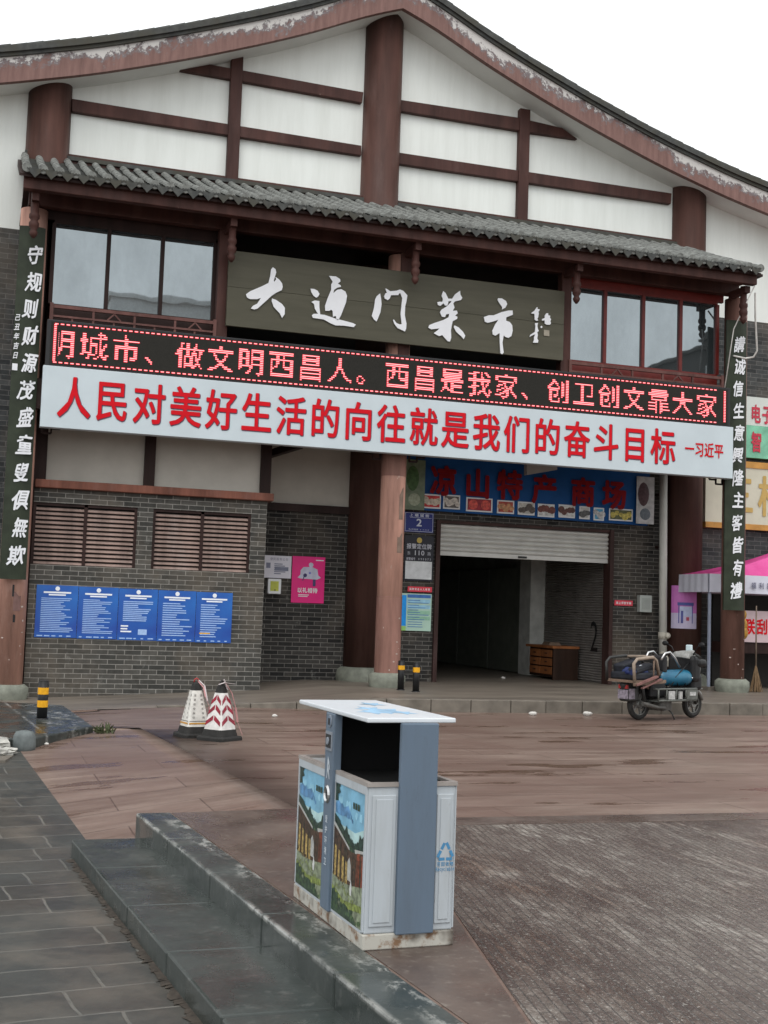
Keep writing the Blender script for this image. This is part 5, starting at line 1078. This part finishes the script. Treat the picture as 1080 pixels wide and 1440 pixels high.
for k in range(7): b.ball((rnd.uniform(-.16, .16), rnd.uniform(-.16, .12), rnd.uniform(.06, .16)), rnd.uniform(.08, .14), rnd.uniform(.08, .12), rnd.uniform(.06, .1), 10, 6)
b.tube([(-.22, -.2, .14), (-.3, -.22, .13)], .05, 8); b.build('sack', plain('navy_cloth', (.012, .022, .09), .6, .5, 9, bs=.5), T, world=False)
b = MB(); b.ball((.03, -.16, .2), .06, .03, .05); b.build('pale_wrapper', plain('pale_plastic', (.4, .42, .45), .4, .3, 14), T, world=False)

# ---------------------------------------------------------------- right side: neighbouring shop fronts and stall
T = thing('green_shop_sign', 'white and green shop sign with red characters on the upper brick at right', 'shop sign', (17.6, 24.9, 5.6))
b = MB(); b.box(16.5, 20.2, 24.86, 24.99, 6.32, 7.0, 0); b.box(16.5, 20.2, 24.85, 24.99, 5.55, 6.315, 1); b.build('panel', [plain('sign_white', (.6, .64, .6), .4, .05, 2), plain('sign_green', (.2, .5, .34), .4, .35, 2.2)], T)
b = MB()
for i, ch in enumerate('电子产品'): put(b, ch, (at(1063, 583, 24.85).x + i * .31, 24.85, 6.6), .28, .46, off=.03)
for i, ch in enumerate('智能家电'): put(b, ch, (at(1064, 624, 24.84).x + i * .5, 24.838, 5.93), .3, .5, off=.03)
b.build('lettering', plain('crimson_letters', (.5, .04, .07), .5), T)
T = thing('cream_shop_sign', 'cream shop sign with gold characters and orange frame behind the right column', 'shop sign', (17.5, 24.9, 3.85))
b = MB(); b.box(15.9, 20.2, 24.85, 24.98, 3.98, 5.3); b.build('panel', plain('sign_cream', (.58, .56, .45), .45, .08, 2), T)
b = MB(); b.box(15.9, 20.2, 24.83, 24.97, 3.85, 3.98); b.box(15.9, 20.2, 24.83, 24.97, 5.3, 5.45); b.build('trim', plain('orange_trim', (.5, .25, .06), .45, .2, 5), T)
b = MB(); b.flat = True
xg = at(1038, 682, 24.84).x
for i, ch in enumerate('三楼茶'): put(b, ch, (xg + i * .98, 24.838, 4.66), .9, 1.0, off=.02)
b.build('lettering', plain('gold_letters', (.5, .34, .11), .6, .1, bs=0), T)
b = MB(); b.box(16.2, 20.2, 24.95, 25.0, .15, 2.9); o = tag(b.build('shop_shade_panel', M['void']), 'flat dark panel painted in for the unlit shop behind the pink canopy', 'shop front')  # near-black panel replaces the shade inside the shop
T = thing('street_tent', 'pink canopy tent with white printed valance behind the right column', 'tent', (17.2, 24.1, .2))
TP = NT('pink_canvas'); _n = TP.noise(2, 4, .6); TP = TP.out(TP.mix(TP.ramp(_n, .35, .65), (.55, .03, .22), (.66, .07, .3)), .6, _n, .2)
X0, X1, Y0, Y1, ZV = 15.15, 21.0, 23.5, 24.75, 2.72
b = MB(); AP = ((X0 + X1) / 2, (Y0 + Y1) / 2 + .1, 3.6); c4 = [(X0, Y0, ZV), (X1, Y0, ZV), (X1, Y1, ZV), (X0, Y1, ZV)]
for i in range(4):
    A, B = Vector(c4[i]), Vector(c4[(i + 1) % 4]); P = Vector(AP)
    for k in range(5):
        def Lp(Q, s): v = Q.lerp(P, s); v.z -= .1 * math.sin(math.pi * s); return v
        b.face([Lp(A, k / 5), Lp(B, k / 5), Lp(B, (k + 1) / 5), Lp(A, (k + 1) / 5)], 0, True)
b.build('canopy', TP, T)
b = MB()
for i in range(4):
    A, B = Vector(c4[i]), Vector(c4[(i + 1) % 4]); n = 24
    for k in range(n):
        def W_(s, z): v = A.lerp(B, s); d = (B - A).normalized(); nn = Vector((d.y, -d.x, 0)); return v + nn * (.02 + .012 * math.sin(s * 31) * (1 if z else 0)) + Vector((0, 0, z))
        b.face([W_(k / n, 0), W_((k + 1) / n, 0), W_((k + 1) / n, -.4), W_(k / n, -.4)], 0, True)
b.build('valance', plain('valance_cloth', (.58, .58, .66), .7, .08, 3), T)
M['gtext'] = plain('grey_text', (.14, .14, .2), .6)
for i, ch in enumerate('福利彩票销售点'): b = MB(); put(b, ch, (16.25 + i * .2, 23.44, 2.5), .13, .15, off=.02); b.build('character', M['gtext'], T)
b = MB()
M['leg'] = plain('leg_grey_blue', (.3, .33, .42), .4, .1)
for x, y in ((X0 + .05, Y0 + .05), (X1 - .05, Y0 + .05), (X0 + .05, Y1 - .05), (X1 - .05, Y1 - .05)): b = MB(); b.box(x - .025, x + .025, y - .025, y + .025, .2, ZV); b.build('tent_leg', M['leg'], T)
b = MB(); b.box(X0 - .05, X0 + .3, Y0 - .1, Y0 + .2, .2, .27); b.build('foot_weight', M['concrete'], T)
T = thing('stall_counter', 'pale pink stall counter with red characters under the pink canopy', 'stall', (17, 23.9, .2))
b = MB(); b.box(15.95, 18.6, 23.86, 23.9, 1.25, 1.95); b.build('front_banner', plain('pale_pink_banner', (.52, .4, .42), .6, .06, 3), T); b = MB(); line(b, '诚联刮奖', (16.6, 23.855, 1.6), .3, .36, .33, off=.03); b.build('lettering', M['red'], T)
b = MB(); b.box(15.95, 18.6, 23.9, 24.6, 1.0, 1.24); b.box(16.0, 16.1, 24.0, 24.1, .2, 1.0); b.box(18.4, 18.5, 24.0, 24.1, .2, 1.0); b.build('table', M['darkwood'], T)
T = thing('yellow_bag', 'dirty yellow bag hanging beside the right front column', 'bag', (15.86, 23.1, 1.35))
b = MB(); rnd = random.Random(4); b.ball((15.82, 23.2, 1.62), .1, .08, .16); b.ball((15.8, 23.18, 1.46), .12, .09, .15); b.ball((15.84, 23.2, 1.85), .06, .05, .1); b.build('sack', plain('ochre_plastic', (.36, .19, .03), .5, .4, 9, bs=.4), T)
b = MB(); b.tube([(15.84, 23.2, 1.92), (15.75, 23.1, 2.0), (15.66, 23.05, 2.02)], .008, 6); b.build('string', M['black'], T)
T = thing('broom', 'bamboo broom leaning by the stall with its head on the floor', 'broom', (16.1, 23.0, .2))
b = MB(); b.cyl((16.05, 23.05, .75), (16.15, 23.2, 2.05), .018, .015, 10); b.build('handle', plain('broom_handle', (.16, .12, .09), .6), T)
b = MB(); rnd = random.Random(6)
for k in range(60): a = rnd.uniform(0, 6.28); r = rnd.uniform(.02, .17); b.bar((16.05, 23.05, .8), (16.03 + r * math.cos(a), 23.0 + r * .5 * math.sin(a), .21), .012, .012)
b.build('bristles', plain('broom_twigs', (.17, .11, .06), .8, .3, 10), T)
# cables at the eave corner
b = MB()
b.tube([(15.2, 22.0, 8.75), (15.0, 22.45, 7.9), (14.83, 22.5, 6.63)], .012, 6); tag(b.build('power_cable', plain('cable_white', (.6, .58, .55), .5)), 'thin pale cable slanting from the eave corner down to the LED ticker', 'cable')
b = MB(); b.tube([(15.32, 22.15, 8.65), (15.5, 22.4, 8.2), (15.62, 22.5, 7.5), (15.6, 22.6, 7.38), (15.4, 22.6, 7.33), (15.1, 22.6, 7.36)], .02, 8); tag(b.build('looped_cable', plain('cable_white2', (.6, .58, .55), .5)), 'thicker white cable looping beside the top of the right couplet board', 'cable')

# ---------------------------------------------------------------- left foreground bits
T = thing('stone_post', 'short round grey stone post at the corner of the low platform', 'stone post', (.62, 15.0, -.06))
b = MB(); b.lathe((.62, 14.86, -.1), [(.125, 0), (.13, .1), (.125, .2), (.1, .25), (.04, .265)], 20); b.build('post', plain('blue_grey_stone', (.11, .125, .125), .6, .3, 8, bs=.3), T)
for i, (x, y, sx, sy, h, a, lab) in enumerate(((.28, 14.85, .3, .2, .12, 10, 'broken white rubble block lying by the round stone post'), (.05, 15.1, .28, .25, .2, -20, 'tall pale rubble block at the left edge of the low platform'), (.4, 14.5, .22, .14, .07, 35, 'small chalky rubble chunk in front of the stone post'))):
    b = MB(); b.box(-sx / 2, sx / 2, -sy / 2, sy / 2, 0, h); o = b.build('rubble', plain('chalky_rubble', (.4, .39, .36), .8, .35, 9, bs=.5), None)
    bm = bmesh.new(); bm.from_mesh(o.data); bmesh.ops.subdivide_edges(bm, edges=bm.edges[:], cuts=3, use_grid_fill=True); rnd = random.Random(i)
    for v in bm.verts: v.co += Vector((rnd.uniform(-.03, .03), rnd.uniform(-.03, .03), rnd.uniform(-.02, .02)))
    bm.to_mesh(o.data); bm.free(); o.location = (x, y, zp(y) + .0); o.rotation_euler = (0, 0, R_(a)); tag(o, lab, 'rubble', 'rubble blocks')
b = MB(); b.slab([(-.2, 13.9), (.4, 14.0), (.5, 14.45), (-.2, 14.35)], -.12, -.065); b.box(.1, .3, 14.0, 14.02, -.064, -.062); tag(b.build('drain_cover', [M['concrete']], bevel=.01), 'flat concrete drain cover at the left edge of the pavement', 'drain cover')
for x, y, z, r, lab in ((.88, 15.05, -.02, .02, 'crumpled white paper scrap just right of the stone post'), (4.42, 18.6, 0, .035, 'white crumpled scrap on the plaza right of the cones'), (9.0, 19.2, 0, .05, 'flattened pale wrapper at the kerb, nearer the middle column'), (10.0, 19.15, 0, .06, 'crumpled pale wrapper at the kerb beside the scooter'), (11.7, 26.6, .2, .04, 'white scrap on the passage floor')):
    b = MB(); b.ball((0, 0, 0), r * 1.5, r, r * .7, 8, 5); o = b.build('paper_scrap', plain('scrap', (.55, .53, .5), .7, .2, 20)); o.location = (x, y, z + r * .6); rnd = random.Random(int(x * 10))
    for v in o.data.vertices: v.co *= rnd.uniform(.75, 1.2)
    tag(o, lab, 'litter', 'paper scraps')
# weed at the platform corner
T = thing('weed', 'small weed growing at the corner of the low stone platform', 'weed', (1.55, 16.3, -.03)); b = MB(); rnd = random.Random(8)
for k in range(40):
    a = rnd.uniform(0, 6.28); h = rnd.uniform(.04, .16); r = rnd.uniform(.03, .14); p = Vector((1.58 + .3 * rnd.uniform(-.3, 1) * .6, 16.3 + rnd.uniform(-.1, .1), -.02)); q = p + Vector((r * math.cos(a), r * math.sin(a), h)); s = Vector((-math.sin(a), math.cos(a), 0)) * .012
    b.face([p - s * .4, p + s * .4, (p + q) / 2 + s + Vector((0, 0, .02)), q, (p + q) / 2 - s + Vector((0, 0, .02))])
b.build('leaves', plain('weed_green', (.07, .085, .04), .7, .4, 14), T, fix=False)
